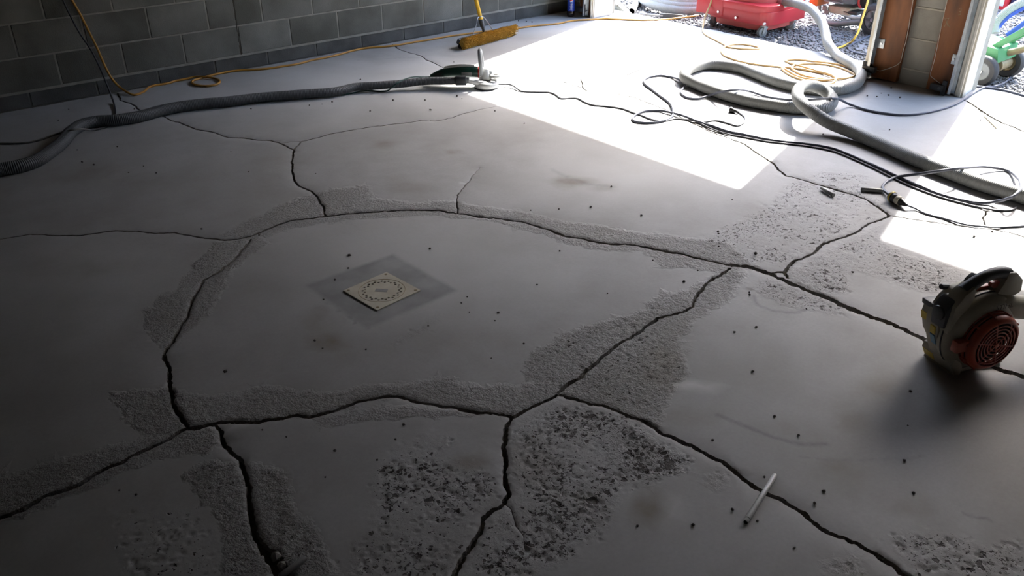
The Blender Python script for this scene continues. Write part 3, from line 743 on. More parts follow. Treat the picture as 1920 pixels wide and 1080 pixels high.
# ================================================================== WALLS
WY = 5.90; BL, BH, JT = 0.4064, 0.2032, 0.010; X0 = 1.524; H0 = 0.1036; FX = 5.85; FXO = 6.10; CEIL = 2.75
def empty_struct(name, label=None):
    o = bpy.data.objects.new(name, None); COL.objects.link(o); o['kind'] = 'structure'
    if label: o['label'] = label
    return o
_blk = {}
def block_mesh(l, h, d, m):
    k = (round(l, 4), round(h, 4), round(d, 3), m.name)
    if k not in _blk:
        bm = bmesh.new(); bmesh.ops.create_cube(bm, size=1)
        for v in bm.verts: v.co = Vector((v.co.x*l, v.co.y*d, v.co.z*h))
        bmesh.ops.bevel(bm, geom=[e for e in bm.edges], offset=.003, segments=1, affect='EDGES')
        me = bpy.data.meshes.new('block'); bm.to_mesh(me); bm.free(); me.materials.append(m); _blk[k] = me
    return _blk[k]
def put_block(par_, cx_, cy_, cz_, l, h, d, m, rot=0.0):
    o = bpy.data.objects.new('block', block_mesh(l, h, d, m)); COL.objects.link(o); o.parent = par_
    o.location = (cx_, cy_, cz_); o.rotation_euler = (0, 0, rot); return o
wl = empty_struct('wall_left', 'grey concrete block wall with pale mortar joints')
mb = MB(); mb.box((SX0-.2, WY+.0035, H0-.012), (FXO, WY+.25, CEIL)); mb.build('mortar', M['mortar'], wl, False)
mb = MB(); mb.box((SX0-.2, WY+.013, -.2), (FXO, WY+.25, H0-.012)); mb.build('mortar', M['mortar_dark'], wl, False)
CRX = X0+2.5*BL
for c in range(14):
    z0 = H0+(c-1)*BH if c else 0.0
    z1 = min(H0+c*BH, CEIL) if c else H0
    if z1-z0 < .04: continue
    off = 0.0 if c % 2 == 0 else 0.5
    for k in range(-10, 12):
        a = X0+(k+off)*BL+JT/2; b = X0+(k+1+off)*BL-JT/2
        a = max(a, SX0); b = min(b, FX-.004)
        if b-a < .03: continue
        yo = WY + (.009 if c == 0 else rng.uniform(-.0012, .0012))
        segs = [(a, b)]
        if c in (2, 4) and a < CRX-.05 and b > CRX+.05: segs = [(a, CRX-.003), (CRX+.003, b)]
        if c in (1, 3) and abs(a-JT/2-CRX) < .02: segs = [(a+.002, b)]
        for (p, q) in segs:
            zl = z0+(0.0 if c == 0 else JT/2); zh = z1-(JT if c == 0 else JT/2)
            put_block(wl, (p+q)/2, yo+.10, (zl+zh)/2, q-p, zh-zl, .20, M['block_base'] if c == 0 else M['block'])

# open crack running down the wall through a block and along the joint below it
mb = MB(); pz = H0; rr2 = random.Random(5)
while pz < 1.25:
    q = pz+rr2.uniform(.012, .03); ox = rr2.uniform(-.0018, .0018); hw = rr2.uniform(.0022, .0042)
    mb.box((CRX+ox-hw, WY+.0008, pz), (CRX+ox+hw, WY+.006, q+.002)); pz = q
mb.build('wall_crack', M['dirt'], wl, False)
# front wall with two door openings
D1A, D1B = 2.82, 5.50     # door 1 from pillar to left jamb
D2A, D2B = 0.50, 2.15
HDR = 2.44
wf = empty_struct('wall_front', 'front wall with two open garage doorways and a block pillar between')
mb = MB()
mb.box((FX+.006, D1B+.03, -.2), (FXO, WY, CEIL))
mb.box((FX+.0012, D2B+.03, -.2), (FXO, D1A-.03, CEIL))
mb.box((FX+.006, SY0, -.2), (FXO, D2A-.03, CEIL))
mb.build('mortar', M['mortar'], wf, False)
mb = MB(); mb.box((FX+.0, D1A-.03, HDR), (FXO, D1B+.03, CEIL)); mb.box((FX+.0, D2A-.03, HDR), (FXO, D2B+.03, CEIL)); mb.build('header', M['plain_wall'], wf, False)
for c in range(13):
    z0 = H0+(c-1)*BH if c else 0.0; z1 = H0+c*BH if c else H0
    if z1 > CEIL: continue
    zl = z0+(0 if c == 0 else JT/2); zh = z1-JT/2
    yc = 2.49; ln = .5
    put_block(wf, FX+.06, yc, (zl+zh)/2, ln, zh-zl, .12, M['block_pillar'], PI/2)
    put_block(wf, FX+.06, (D1B+.06+WY-.004)/2, (zl+zh)/2, WY-.004-(D1B+.06), zh-zl, .12, M['block'], PI/2)
for c in range(12):
    zj = H0+c*BH
    if zj < CEIL-.05:
        mb = MB(); mb.box((FX-.004, 2.40, zj-.006), (FX+.01, 2.60, zj+.006), None, .002); mb.build('mortar_joint', M['mortar_pale'], wf)
# boards, trim and white jambs
def board(name, m, y0, y1, x0, x1, z0=0.005, z1=HDR, bev=.003, par_=wf):
    mb = MB(); mb.box((x0, y0, z0), (x1, y1, z1), None, bev); return mb.build(name, m, par_)
board('jamb_board', M['wood'], 2.607, 2.790, 5.805, 5.846, .010)
board('jamb_board', M['wood'], 2.243, 2.392, 5.805, 5.846, .010)
board('jamb_board', M['wood'], 5.545, 5.70, 5.805, 5.846, .010)
board('jamb_trim', M['cream'], 2.815, 2.845, 5.785, 6.05)
# door-2 side of the pillar: grooved stop moulding then the white jamb face
mb = MB()
for y0, y1, x0 in ((2.178, 2.200, 5.812), (2.163, 2.178, 5.806), (2.150, 2.163, 5.818)): mb.box((x0, y0, .002), (5.86, y1, HDR), None, .002)
mb.build('stop_moulding', M['cream'], wf)
mb = MB(); mb.prism([(5.835, 2.150), (6.13, 2.196), (6.13, 2.26), (5.835, 2.26)], .002, HDR, Matrix(((1, 0, 0, 0), (0, 0, 1, 0), (0, 1, 0, 0), (0, 0, 0, 1))), .003)
mb.build('white_jamb', M['white'], wf)
# door-1 left jamb
mb = MB()
for y0, y1, x0 in ((5.510, 5.524, 5.760), (5.500, 5.510, 5.772)): mb.box((x0, y0, .002), (5.86, y1, HDR), None, .002)
mb.build('stop_moulding', M['cream'], wf)
mb = MB(); mb.box((5.785, 5.492, .002), (6.03, 5.54, HDR), None, .003); mb.build('white_jamb', M['white'], wf)
# other side of door 2 (outside the picture) and plain walls that close the room
board('white_jamb', M['white'], D2A-.06, D2A, 5.81, 6.10)
for nm, lo, hi in (('wall_back', (SX0-.2, SY0-.2, -.2), (SX0, WY+.2, CEIL)), ('wall_right', (SX0, SY0-.2, -.2), (FXO, SY0, CEIL))):
    mb = MB(); mb.box(lo, hi); o = mb.build(nm, M['plain_wall'], None, False); o['kind'] = 'structure'
mb = MB(); mb.box((SX0-.2, SY0-.2, CEIL), (FXO+.3, WY+.25, CEIL+.2)); o = mb.build('ceiling', M['ceiling'], None, False); o['kind'] = 'structure'

# vertical galvanised tracks with brackets and safety sensors
def door_track(y, label, side, x0=5.735, brk=(.25, .95, 1.7), brs=None, bw=.066):
    brs = -side if brs is None else brs
    t = thing('door_track', label, 'door track', (x0, y, .02))
    mb = MB()
    mb.box((x0, y-.0015, .02), (x0+.055, y+.0015, HDR-.02))
    mb.box((x0, y-.0015, .02), (x0+.003, y+.016*side, HDR-.02)); mb.box((x0+.052, y-.0015, .02), (x0+.055, y+.022*side, HDR-.02))
    part(mb, 'rail', M['galv'], t)
    for z in brk:
        mb = MB(); s = brs
        mb.box((5.799, min(y, y+bw*s), z-.032), (5.804, max(y, y+bw*s), z+.032), None, .001)
        mb.box((x0+.05, y-.002, z-.032), (5.804, y+.002, z+.032), None, .0008)
        b = part(mb, 'bracket', M['galv'], t)
        mb = MB(); mb.cyl((5.798, y+.7*bw*s, z), (5.792, y+.7*bw*s, z), .008, None, 6)
        part(mb, 'bolt', M['steel'], b)
    return t
door_track(2.806, 'galvanised door track on the left side of the brown pillar', -1, 5.755, (.248, 1.0, 1.75), -1)
door_track(2.225, 'galvanised door track beside the grooved cream moulding on the right of the pillar', -1, 5.755, (.235, .95, 1.7), None, .045)
door_track(5.56, 'galvanised door track in the far left corner beside the blue bottle', -1, 5.70, (1.0, 1.75))
def sensor(pos, label, yd, wire):
    t = thing('door_sensor', label, 'sensor', pos)
    x, y, z = pos
    mb = MB(); mb.box((x-.02, y-.045, z-.02), (x+.02, y+.045, z+.022), None, .005); part(mb, 'housing', M['black'], t)
    mb = MB(); mb.cyl((x-.021, y-.02, z), (x-.026, y-.02, z), .010, None, 12); part(mb, 'lens', M['darkgrey'], t)
    mb = MB(); mb.box((x-.008, y+.03*yd, z-.055), (x+.0, y+.055*yd, z+.05), None, .002); mb.box((x-.008, y+.03*yd, z-.01), (x+.05, y+.055*yd, z-.005)); part(mb, 'mounting_bracket', M['rubber'], t)
    mb = MB(); mb.tube(catmull(wire, .03), .0018, 6); part(mb, 'wire', M['cream'], t)
    return t
sensor((5.765, 2.79, .07), 'black door safety sensor at the foot of the left brown board', 1,
       [(5.775, 2.76, .075), PX(1650, 133, 5.80), PX(1665, 129, 5.80), PX(1680, 123, 5.80), PX(1688, 117, 5.802), PX(1692, 100, 5.802), PX(1698, 80, 5.802), PX(1703, 55, 5.802), PX(1708, 25, 5.802), PX(1712, 0, 5.802), (5.802, 2.60, 1.2), (5.802, 2.60, 2.3)])
sensor((5.775, 2.305, .045), 'black door safety sensor at the foot of the right brown board', -1,
       [(5.775, 2.29, .06), PX(1768, 160, 5.80), PX(1755, 151, 5.80), PX(1745, 143, 5.80), PX(1745, 136, 5.802), PX(1750, 120, 5.802), PX(1757, 90, 5.802), PX(1765, 50, 5.802), PX(1776, 0, 5.802), (5.802, 2.395, 1.2), (5.802, 2.395, 2.3)])
sensor((5.72, 5.60, .07), 'small dark door sensor next to the blue bottle in the corner', -1,
       [(5.73, 5.60, .08), (5.76, 5.66, .12), (5.80, 5.68, .25), (5.803, 5.70, 1.0), (5.803, 5.70, 2.2)])
# pale pencil marks on the right board
def strokes(name, segs, m, x, par_):
    mb = MB()
    for (a, b) in segs:
        p = PX(*a, x); q = PX(*b, x); mb.tube([p, q], .0026, 4)
    return mb.build(name, m, par_)
M['pale_mark'] = mat('pale_wood_mark', (0.42, 0.30, 0.17), 0.7, 0, (0.34, 0.22, 0.12), 40)
strokes('chalk_mark', [((1771,33),(1780,50)),((1780,33),(1771,50)),((1773,34),(1780,34)),((1774,41),(1778,50))], M['pale_mark'], 5.806, wf)
strokes('chalk_mark', [((1799,16),(1803,15)),((1798,22),(1802,21)),((1797,28),(1801,27)),((1803,15),(1801,28))], M['pale_mark'], 5.806, wf)

# ================================================================== DRAIN
RZ = Matrix.Translation((dc.x, dc.y, 0)) @ Matrix.Rotation(drain_ang, 4, 'Z')
dr = thing('floor_drain', 'square cream floor drain with a ring of black holes', 'drain', (dc.x, dc.y, 0))
dr.matrix_world = RZ
def holed_plate(outer, holes, z0, z1):
    vs = [Vector(p) for p in outer]; es = [(i, (i+1) % len(outer)) for i in range(len(outer))]
    for (hx, hy, hr, n) in holes:
        o = len(vs); vs += [Vector((hx+hr*math.cos(2*PI*i/n), hy+hr*math.sin(2*PI*i/n))) for i in range(n)]
        es += [(o+i, o+(i+1) % n) for i in range(n)]
    v, e, f, *_ = delaunay_2d_cdt(vs, es, [], 0, 1e-7)
    keepf = []
    OP = np.array(outer)
    for t in f:
        c = sum((v[i] for i in t), Vector((0, 0)))/len(t)
        if any((c-Vector((hx, hy))).length < hr*.98 for hx, hy, hr, n in holes): continue
        if poly_sd(np.array([tuple(c)]), OP)[0] > 0: continue
        keepf.append(t)
    mb = MB(); k = len(v)
    mb.v = [(p.x, p.y, z1) for p in v] + [(p.x, p.y, z0) for p in v]
    cnt = defaultdict(int); drn = {}
    for t in keepf:
        for a, b in zip(t, t[1:]+t[:1]): cnt[(min(a, b), max(a, b))] += 1; drn[(min(a, b), max(a, b))] = (a, b)
    mb.f = [tuple(t) for t in keepf] + [tuple(i+k for i in t[::-1]) for t in keepf]
    for e_, c in cnt.items():
        if c == 1: a, b = drn[e_]; mb.f.append((b, a, a+k, b+k))
    return mb
s_ = .1065
holes = []
for i in range(34):
    a = 2*PI*i/34; r = .0745 if i % 2 else .0665
    holes.append((r*math.cos(a), r*math.sin(a), .0054, 8))
circ = [(.0885*math.cos(2*PI*i/48), .0885*math.sin(2*PI*i/48)) for i in range(48)]
mb = holed_plate([(-s_, -s_), (s_, -s_), (s_, s_), (-s_, s_)], [(0, 0, .0905, 48)] , .0, .0045); o = mb.build('frame_plate', M['drain'], dr, True, 30)
mb = holed_plate(circ, holes, .0005, .0040); o = mb.build('grate', M['drain'], dr, True, 30)
mb = MB(); mb.lathe([(.0880, -.03), (.0880, .0002)], None, 32, False); mb.lathe([(.0880, -.03), (.001, -.03)], None, 32, False); mb.build('drain_pipe', M['hole'], dr)
mb = MB(); mb.ring((0, 0, .0042), (0, 0, 1), .0897, .0012, 48, 6); mb.build('seam_ring', M['brass'], dr)
for sx_, sy_ in ((1, 1), (1, -1), (-1, 1), (-1, -1)):
    mb = MB(); mb.lathe([(.006, .0045), (.006, .0056), (.004, .0062), (.0005, .0055)], Matrix.Translation((sx_*.092, sy_*.092, 0)), 12); mb.build('screw', M['brass'], dr)
mb = MB(); mb.box((-.026, -.011, .0040), (.022, .011, .0046), Matrix.Rotation(-.9, 4, 'Z')); mb.build('faded_label', M['label_grey'], dr)

# ================================================================== CORDS AND HOSES
# dark vacuum hose from the grinder to the left edge
hp = [(-60,338),(0,318),(31,313),(63,304),(94,285),(116,267.5),(135,246),(157,233),(179,228),(220,225),(267.5,217),(299,208),(330.5,201.5),(378,195),(425,190.5),(488,183),(560,177),(632,171),(667.6,163,.004),(703.5,160.5,.006),(751.5,157,.010),(799,152,.02),(847,151.5,.022),(857,151.2,.024)]
pts_ = [G(p[0], p[1], .033+(p[2] if len(p) > 2 else 0)) for p in hp]
path = catmull(pts_, .02); n = len(path)
rr_ = [.034-.008*min(1, max(0, (i/n-.45)/.4)) for i in range(n)]
mb = MB(); mb.tube(path, rr_, 16, True, True)
t = thing('vacuum_hose', 'dark grey ribbed vacuum hose running from the grinder to the left edge', 'hose', path[0])
part(mb, 'hose', M['hose_dark'], t)
e1 = path[-1]; dh = (path[-1]-path[-3]).normalized()
mb = MB(); mb.cyl(e1-dh*.01, e1+dh*.062, .032, .032, 20, True, .004); part(mb, 'cuff', M['darkgrey'], t)
HOSE_END = e1+dh*.062; HOSE_DIR = dh

# pale hose from the red extractor, looping through the sun patch
air = [PX(1471, 4, 6.70), PX(1486, 5, 6.63), PX(1498.5, 8, 6.56), PX(1519, 16, 6.50), PX(1532, 29, 6.44), PX(1543, 47, 6.38), PX(1548, 65, 6.30), PX(1553, 83, 6.19)]
PORT = PX(1471, 4, 6.70)
gp = [(1566,100),(1587,114.6),(1605,125),(1614,135),(1613,148),(1600,161),(1577,168),(1537.6,168),(1498.5,163),(1459.5,153.6),(1420,139),(1389,127.6),(1355,122),(1327,121),(1306,124.5,.004),(1290,131,.010),(1283,139,.012),(1286,147.5,.008),(1300,155),(1329,166.7),(1368,180),(1407,190),(1446,196.6),(1485.5,202),(1524.6,204),(1548,202,.004),(1560,193,.012),(1557,180,.025),(1543,168,.05),(1519,160,.085),(1501,164,.10),(1495,176,.10),(1503,193,.095),(1524.6,211,.07),(1551,228,.03),(1598.5,248,.006),(1658,273),(1717,298.5),(1776,321),(1835.6,343),(1895,361),(1920,368),(1990,392),(2080,425)]
pts_ = air + [G(p[0], p[1], .037+(p[2] if len(p) > 2 else 0)) for p in gp]
path = catmull(pts_, .022)
mb = MB(); mb.tube(path, .0365, 16, True, True)
t = thing('vacuum_hose', 'long pale grey ribbed hose snaking from the red machine across the sunlit floor', 'hose', G(1300, 150))
part(mb, 'hose', M['hose_pale'], t)

# hose coil lying on the gravel
t = thing('vacuum_hose', 'coil of light grey hose lying on the gravel outside', 'hose', (6.95, 5.4, ZG))
cc = Vector((7.02, 5.40, 0)); coil = []
for i in range(150):
    a = 2*PI*i/48+.6; R = .44-.022*(i/48); z = ZG+.05+(.035*(i/48))+.012*math.sin(a*3)
    coil.append(cc+Vector((R*math.cos(a)*.98, R*math.sin(a)*1.05, z)))
mb = MB(); mb.tube(catmull(coil, .04), .044, 14, True, True); part(mb, 'hose', M['hose_outside'], t)

def cord(name, label, m, pp, r, cat='cord', step=.02, raw=None, n=8):
    path = raw if raw is not None else cord_path(pp, r, step)
    mb = MB(); mb.tube(path, r, n)
    o = mb.build(name, m, None, True, 60, origin=tuple(path[0]))
    return tag(o, label, cat)
# orange cord along the left wall
wall_part = [PY(131, -8, 5.885), PY(135, 0, 5.885), PY(151, 28, 5.885), PY(167, 60, 5.885), PY(182.5, 91, 5.88), PY(195, 120, 5.88), PY(208, 145, 5.86), ]
fl = [(223,162,.03),(239,173,.005),(252,178),(267.5,173),(283,162),(315,156),(346,146),(378,144,.006),(406,148),(412,154),(400,160),(378,161),(362,157),(362,151),(375,147),(393,142),(415,137),(447,132),(480,130.5),(506,128),(532,124),(558,120),(584,113),(610,108),(636,102),(661,95),(687,90),(720,87.5),(745,84.5),(770,80),(807,74),(832,69.5),(870,64),(907,59),(957,54.5),(997,49),(1047,44),(1072,39),(1110,36.5),(1135,35),(1154,36),(1200,37.5),(1231,37),(1260,35),(1285,32),(1310,29)]
pts_ = wall_part+[G(p[0], p[1], .008+(p[2] if len(p) > 2 else 0)) if p[0] < 1240 else G(p[0], p[1], -.012) for p in fl]
top_ = wall_part[0]
raw = catmull([(top_.x-.25, 5.885, 1.9), (top_.x-.13, 5.885, 1.1)]+pts_, .02)
for v in raw:
    if v.z < .3: v.y = min(v.y, 5.886)
cord('extension_cord', 'orange extension cord hanging down the block wall and running along its foot', M['orange_cord'], None, .0075, 'cord', .02, raw)
# grey cord hanging from the wall, ends at the dark hose
raw = catmull([PY(118, 0, 5.88)+Vector((-.2, 0, .9)), PY(110, -20, 5.88), PY(118, 0, 5.88), PY(131, 28, 5.87), PY(150, 63, 5.84), PY(170, 93, 5.80), PY(187, 126, 5.74), PY(201, 160, 5.65), G(210, 183, .03), G(216, 205, .006), G(217, 219, .006)], .02)
cord('hanging_cord', 'thin dark grey cord hanging from the left wall down to the hose', M['cord_black'], None, .005, 'cord', .02, raw)
# cord crossing over the dark hose at left
cord('power_cord', 'dusty black cord crossing over the dark hose near the left edge', M['cord_dusty'],
     [(-60,268),(0,269),(47,268),(69,264),(104,252,.01),(124,246.5,.05),(135,243.5,.068),(151,242,.055),(176,243.5,.01),(192,240),(200,238)], .0055)
# thin cord with plug
raw = cord_path([(924,157,.004),(940,158,.01),(953,158,.012),(962,161,.01),(978,171),(1007,172.5),(1031,173.5),(1042,178),(1053,185),(1069,184),(1082,184.5),(1095,191),(1111,197),(1131,199),(1160,202.5),(1173,206),(1188,212),(1204,217),(1222,224),(1245,227),(1264,223),(1290,224.5),(1316,229),(1341,226),(1364,231),(1381.5,236),(1394,230),(1397,221),(1388,213),(1381,209)], .0045)
t = thing('power_cord', 'thin black cord from the grinder ending in a small plug in the sunlight', 'cord', raw[0])
mb = MB(); mb.tube(raw, .0052, 7); part(mb, 'cord', M['cord_black'], t)
p0, p1 = G(1382, 209.5, .012), G(1371, 206, .014); d_ = (p1-p0).normalized()
mb = MB(); mb.tube([p0-d_*.01, p0+d_*.015, p1, p1+d_*.006], [.006, .011, .017, .017], 10); pl = part(mb, 'plug', M['black'], t)
mb = MB()
for s2 in (-1, 1): mb.box((-.001, s2*.007-.003, -.001), (.018, s2*.007+.003, .001), Matrix.Translation(p1+d_*.006) @ d_.to_track_quat('X', 'Z').to_matrix().to_4x4())
part(mb, 'prong', M['steel'], pl)
# heavy black cord with round connector
blk = [(1671,367,.012),(1662,361,.006),(1655,352),(1662,341),(1681,332,.004),(1717,327,.03),(1745,323,.065),(1785,317,.085),(1815,314.5,.06),(1850,313,.02),(1886,319),(1907,333,.02),(1914,347,.055),(1911,358,.075),(1897,369.5,.06),(1866,378,.01),(1836,380.5),(1806,376),(1761,364),(1717,346),(1687,333),(1643,312),(1599,293),(1560,278),(1510,269.5),(1480,267),(1436,261),(1394,252),(1367,247),(1335,236),(1309,228),(1283.5,218,.006),(1260,211.5,.006),(1234.5,207.5),(1211,208),(1196,213),(1186,222),(1190,227.5),(1207,230),(1230,229),(1251.5,224),(1261,217),(1262,206.5,.004),(1256,194),(1241,182),(1224,169),(1209,157.5),(1208,150),(1219.6,144),(1239,141.5),(1260,145),(1273,149.5,.01),(1284,157),(1282.5,163),(1277.5,170),(1279,177),(1292,184),(1307,185),(1328,180,.01),(1345,174,.045),(1362,170.5,.08),(1378,168.5,.085),(1392,169,.045),(1408,172,.01),(1432.6,180),(1458,185),(1490,187),(1518,187.5,.008),(1543,185.5,.05),(1560,184.5,.085),(1575,187,.05),(1592.6,195.5,.008),(1628,207),(1658,212.5),(1693,215.5),(1732,212),(1761,206),(1791,195.5),(1812,183),(1842,165.5),(1871,160.5,-.02),(1893,147,-.035),(1895.5,135.5,-.035),(1890,126,-.035)]
raw = cord_path(blk, .0075)
t = thing('extension_cord', 'heavy black cord looping over the pale hose to a round yellow banded connector', 'cord', raw[0])
mb = MB(); mb.tube(raw, .0072, 9); part(mb, 'cord', M['cord_bluegrey'], t)
c0, c1 = G(1671, 367.5, .024), G(1694, 381, .022); cd = (c1-c0).normalized()
mb = MB(); mb.tube([c0-cd*.012, c0, c0+cd*.02], [.014, .023, .024], 16); cn = part(mb, 'connector', M['black'], t)
mb = MB(); mb.cyl(c0+cd*.004, c0+cd*.013, .0255, None, 18); part(mb, 'yellow_band', M['sticker_yellow'], cn)
mb = MB(); mb.cyl(c0+cd*.02, c0+cd*.040, .0235, None, 16, True, .002); part(mb, 'body', M['black'], cn)
mb = MB(); mb.cyl(c0+cd*.040, c0+cd*.066, .022, None, 16, True, .003); part(mb, 'pale_collar', M['drain'], cn)
mb = MB(); mb.tube([c0+cd*.066, c0+cd*.078, c0+cd*.11], [.019, .016, .007], 14); part(mb, 'strain_relief', M['black'], cn)
tip = c0+cd*.11
raw = catmull([tip, G(1717,391,.008), G(1732,399,.005), G(1776,411,.005), G(1806,420,.005), G(1850,425,.005), G(1895,425,.005), G(1930,423,.005), G(2000,420,.005)], .02)
mb = MB(); mb.tube(raw, .0048, 8); part(mb, 'thin_cord', M['cord_bluegrey'], t)
# second strand beside the heavy cord
cord('power_cord', 'thin black cord lying alongside the heavy black cord', M['cord_black'],
     [(1316,233),(1335,242),(1352,248),(1367,252),(1394,257),(1436,265),(1480,270),(1510,273.5),(1560,283),(1599,298),(1643,318),(1687,340),(1717,353),(1761,369),(1800,380),(1840,389.5),(1880,395),(1900,393),(1906,388)], .0048)
cord('power_cord', 'blue grey cord lying on the ground just outside the right doorway', M['cord_bluegrey'],
     [(1800,160),(1825.6,162),(1849,164),(1882,169),(1920,179),(1990,198)], .0075)
raw = catmull([G(1640,63,ZG+.012), G(1612,76,ZG+.012), G(1597,83,ZG+.012), G(1592,90,ZG+.012), G(1598,97,ZG+.012), G(1612,101,ZG+.015), G(1635,106,ZG+.015), G(1670,118,ZG+.015)], .02)
cord('power_cord', 'blue grey cord curving on the gravel left of the pillar', M['cord_bluegrey'], None, .010, 'cord', .02, raw)
# tan cord from the extractor and its coil
raw = catmull([PX(1336,-8,6.44), PX(1332,8,6.42), PX(1327,20,6.39), PX(1322,32,6.35), PX(1319,45,6.28), G(1318,58,.006), G(1323,65,.006), G(1335,72,.006), G(1347,78,.006), G(1358,84,.006), G(1367,89,.006), G(1380,90.5,.006), G(1400,92,.006), G(1420,92,.006), G(1424,90,.006), G(1420,88,.006), G(1405,85,.006), G(1388,83,.006), G(1375,83.5,.006), G(1365,85.5,.006), G(1357,89,.006), G(1353,97,.006), G(1358,104,.006), G(1370,109.5,.006), G(1395,117,.006), G(1430,122.5,.006), G(1466,126,.006), G(1498,129,.008), G(1525,134,.008), G(1551,139,.006), G(1565,146,.006), G(1558,149,.006), G(1538,148,.006), G(1512,143,.006), G(1493,135,.006), G(1484,127,.012), G(1496,121,.006), G(1515,119.5,.006), G(1550,121.5,.006), G(1577,128,.006), G(1596,136,.006), G(1603,141,.006), G(1590,145.5,.006), G(1566,148.5,.012), G(1540,150.5,.006), G(1505,146,.006), G(1478,133,.006), G(1466,126.5,.012), G(1472,135,.006), G(1493,146,.006), G(1525,155,.006), G(1550,158,.006), G(1563,154,.006), G(1567,149,.018), G(1560,141,.018), G(1535,134,.014), G(1505,125,.018), G(1478,117,.006), G(1472,113.5,.006), G(1482,112,.006), G(1498,112,.006), G(1525,115,.006), G(1564,119.5,.006), G(1590,126,.006), G(1608,139,.006)], .02)
cord('extension_cord', 'dusty tan cord loosely coiled inside the pale hose loop in the sunlight', M['tan_cord'], None, .0080, 'cord', .02, raw)
# yellow cord rising to the engine
raw = catmull([G(1566,92,ZG+.012), G(1580,87,ZG+.012), G(1592,81,ZG+.015), PX(1602,72,6.62), PX(1609,60,6.66), PX(1614,45,6.70), PX(1619,28,6.75), PX(1625,10,6.80), PX(1629,-6,6.85), PX(1631,-30,6.92), PX(1632,-60,7.0)], .02)
cord('extension_cord', 'yellow cord rising off the gravel in front of the engine wheel', M['yellow_cord'], None, .0085, 'cord', .02, raw)

# ================================================================== PUSH BROOM
ba, bb = G(868.7, 92), G(962, 67); bdir = (bb-ba); bdir.z = 0; blen = bdir.length; bdir.normalize(); bperp = Vector((bdir.y, -bdir.x, 0))   # towards the camera
if bperp.y > 0: bperp = -bperp
t = thing('push_broom', 'yellow bristled push broom with a yellow handle leaning against the block wall', 'broom', (ba+bb)/2)
bmid = (ba+bb)/2 - bperp*.045
tilt = math.radians(60)                   # bristles point down and towards the camera
bd = (bperp*math.sin(tilt)+Vector((0, 0, -math.cos(tilt)))).normalized(); bs = bd.cross(bdir).normalized()
bcen = bmid + Vector((0, 0, .054)) - bperp*.005
MBm = Matrix(((bdir.x, bs.x, -bd.x, bcen.x), (bdir.y, bs.y, -bd.y, bcen.y), (bdir.z, bs.z, -bd.z, bcen.z), (0, 0, 0, 1)))
mb = MB(); mb.box((-blen/2, -.032, -.014), (blen/2, .016, .020), MBm, .012); part(mb, 'block', M['darkgrey'], t)
def tufts(n, y0, y1, ln, seed, w=.0042):
    r_ = np.random.default_rng(seed); mb = MB()
    for i in range(n):
        x = r_.uniform(-blen/2+.004, blen/2-.004); y = r_.uniform(y0, y1); fl_ = (y/.034)*(.85 if y > 0 else .40)+r_.normal(0, .22); fx = r_.normal(0, .20) + (0.30*(x/(blen/2))**5)
        l = ln*(1-.30*(y/.034)**2)*r_.uniform(.72, 1.08)*(.93+.14*vnoise(np.array([x*22+seed]), np.array([y*30]))[0])
        p = MBm @ Vector((x, y, -.010)); q = MBm @ Vector((x+fx*l*.8, y+fl_*l, -.010-l)); q.z = max(q.z, .001)
        a = r_.uniform(0, PI); e = (MBm.to_3x3() @ Vector((math.cos(a), math.sin(a), 0)))*w; e2 = (MBm.to_3x3() @ Vector((-math.sin(a), math.cos(a), 0)))*w
        mb.add([p-e, p+e, p+e2, q-e*.8, q+e*.8, q+e2*.8], [(0, 1, 4, 3), (1, 2, 5, 4), (2, 0, 3, 5), (3, 4, 5)])
    return mb
part(tufts(3400, -.012, .034, .078, 4, .0034), 'yellow_bristles', M['bristle'], t, 'stuff', None, False)
part(tufts(1300, -.040, -.018, .082, 5), 'dark_bristles', M['bristle_dark'], t, 'stuff', None, False)
hb = bcen + Vector((0, 0, .012)); ht = Vector((hb.x-.075, 5.882, hb.z+1.36)); hd = (ht-hb).normalized()
mb = MB(); mb.tube([hb, hb+hd*.045, hb+hd*.05, hb+hd*.105, hb+hd*.11], [.011, .014, .019, .020, .017], 16); part(mb, 'ferrule', M['darkgrey'], t)
mb = MB(); mb.cyl(hb+hd*.108, hb+hd*.128, .020, None, 16, True, .003); part(mb, 'collar', M['yellow'], t)
mb = MB(); mb.cyl(hb+hd*.128, hb+hd*.134, .017, None, 14); mb.cyl(hb+hd*.131-bdir*.03, hb+hd*.131+bdir*.03, .003, None, 8); part(mb, 'brace_bolt', M['steel'], t)
mb = MB(); mb.tube([hb+hd*.134, hb+hd*.2, hb+hd*1.40, hb+hd*1.44, hb+hd*1.45], [.0155, .0165, .0165, .013, .004], 18); part(mb, 'handle', M['yellow'], t)
for s2 in (-1, 1):
    mb = MB(); mb.tube(catmull([hb+hd*.131+bdir*.02*s2, hb+hd*.128+bdir*.03*s2, hb+hd*.07+bdir*.075*s2, MBm @ Vector((s2*.125, .0, .022))], .015), .0035, 8); part(mb, 'brace', M['steel'], t)

# ================================================================== GRINDER WITH DUST SHROUD
gc = G(912, 156, .03); gc.z = 0
t = thing('angle_grinder', 'dark green angle grinder with a grey loop handle and dust shroud', 'grinder', gc)
gb = (G(815, 146, .06)-G(902, 141, .085)); gb.z = 0; gb.normalize(); gs = Vector((gb.y, -gb.x, 0))
if gs.y > 0: gs = -gs       # gs: side facing the camera
U = Vector((0, 0, 1))
def gm(x, y, z): return gc + gb*x + gs*y + U*z
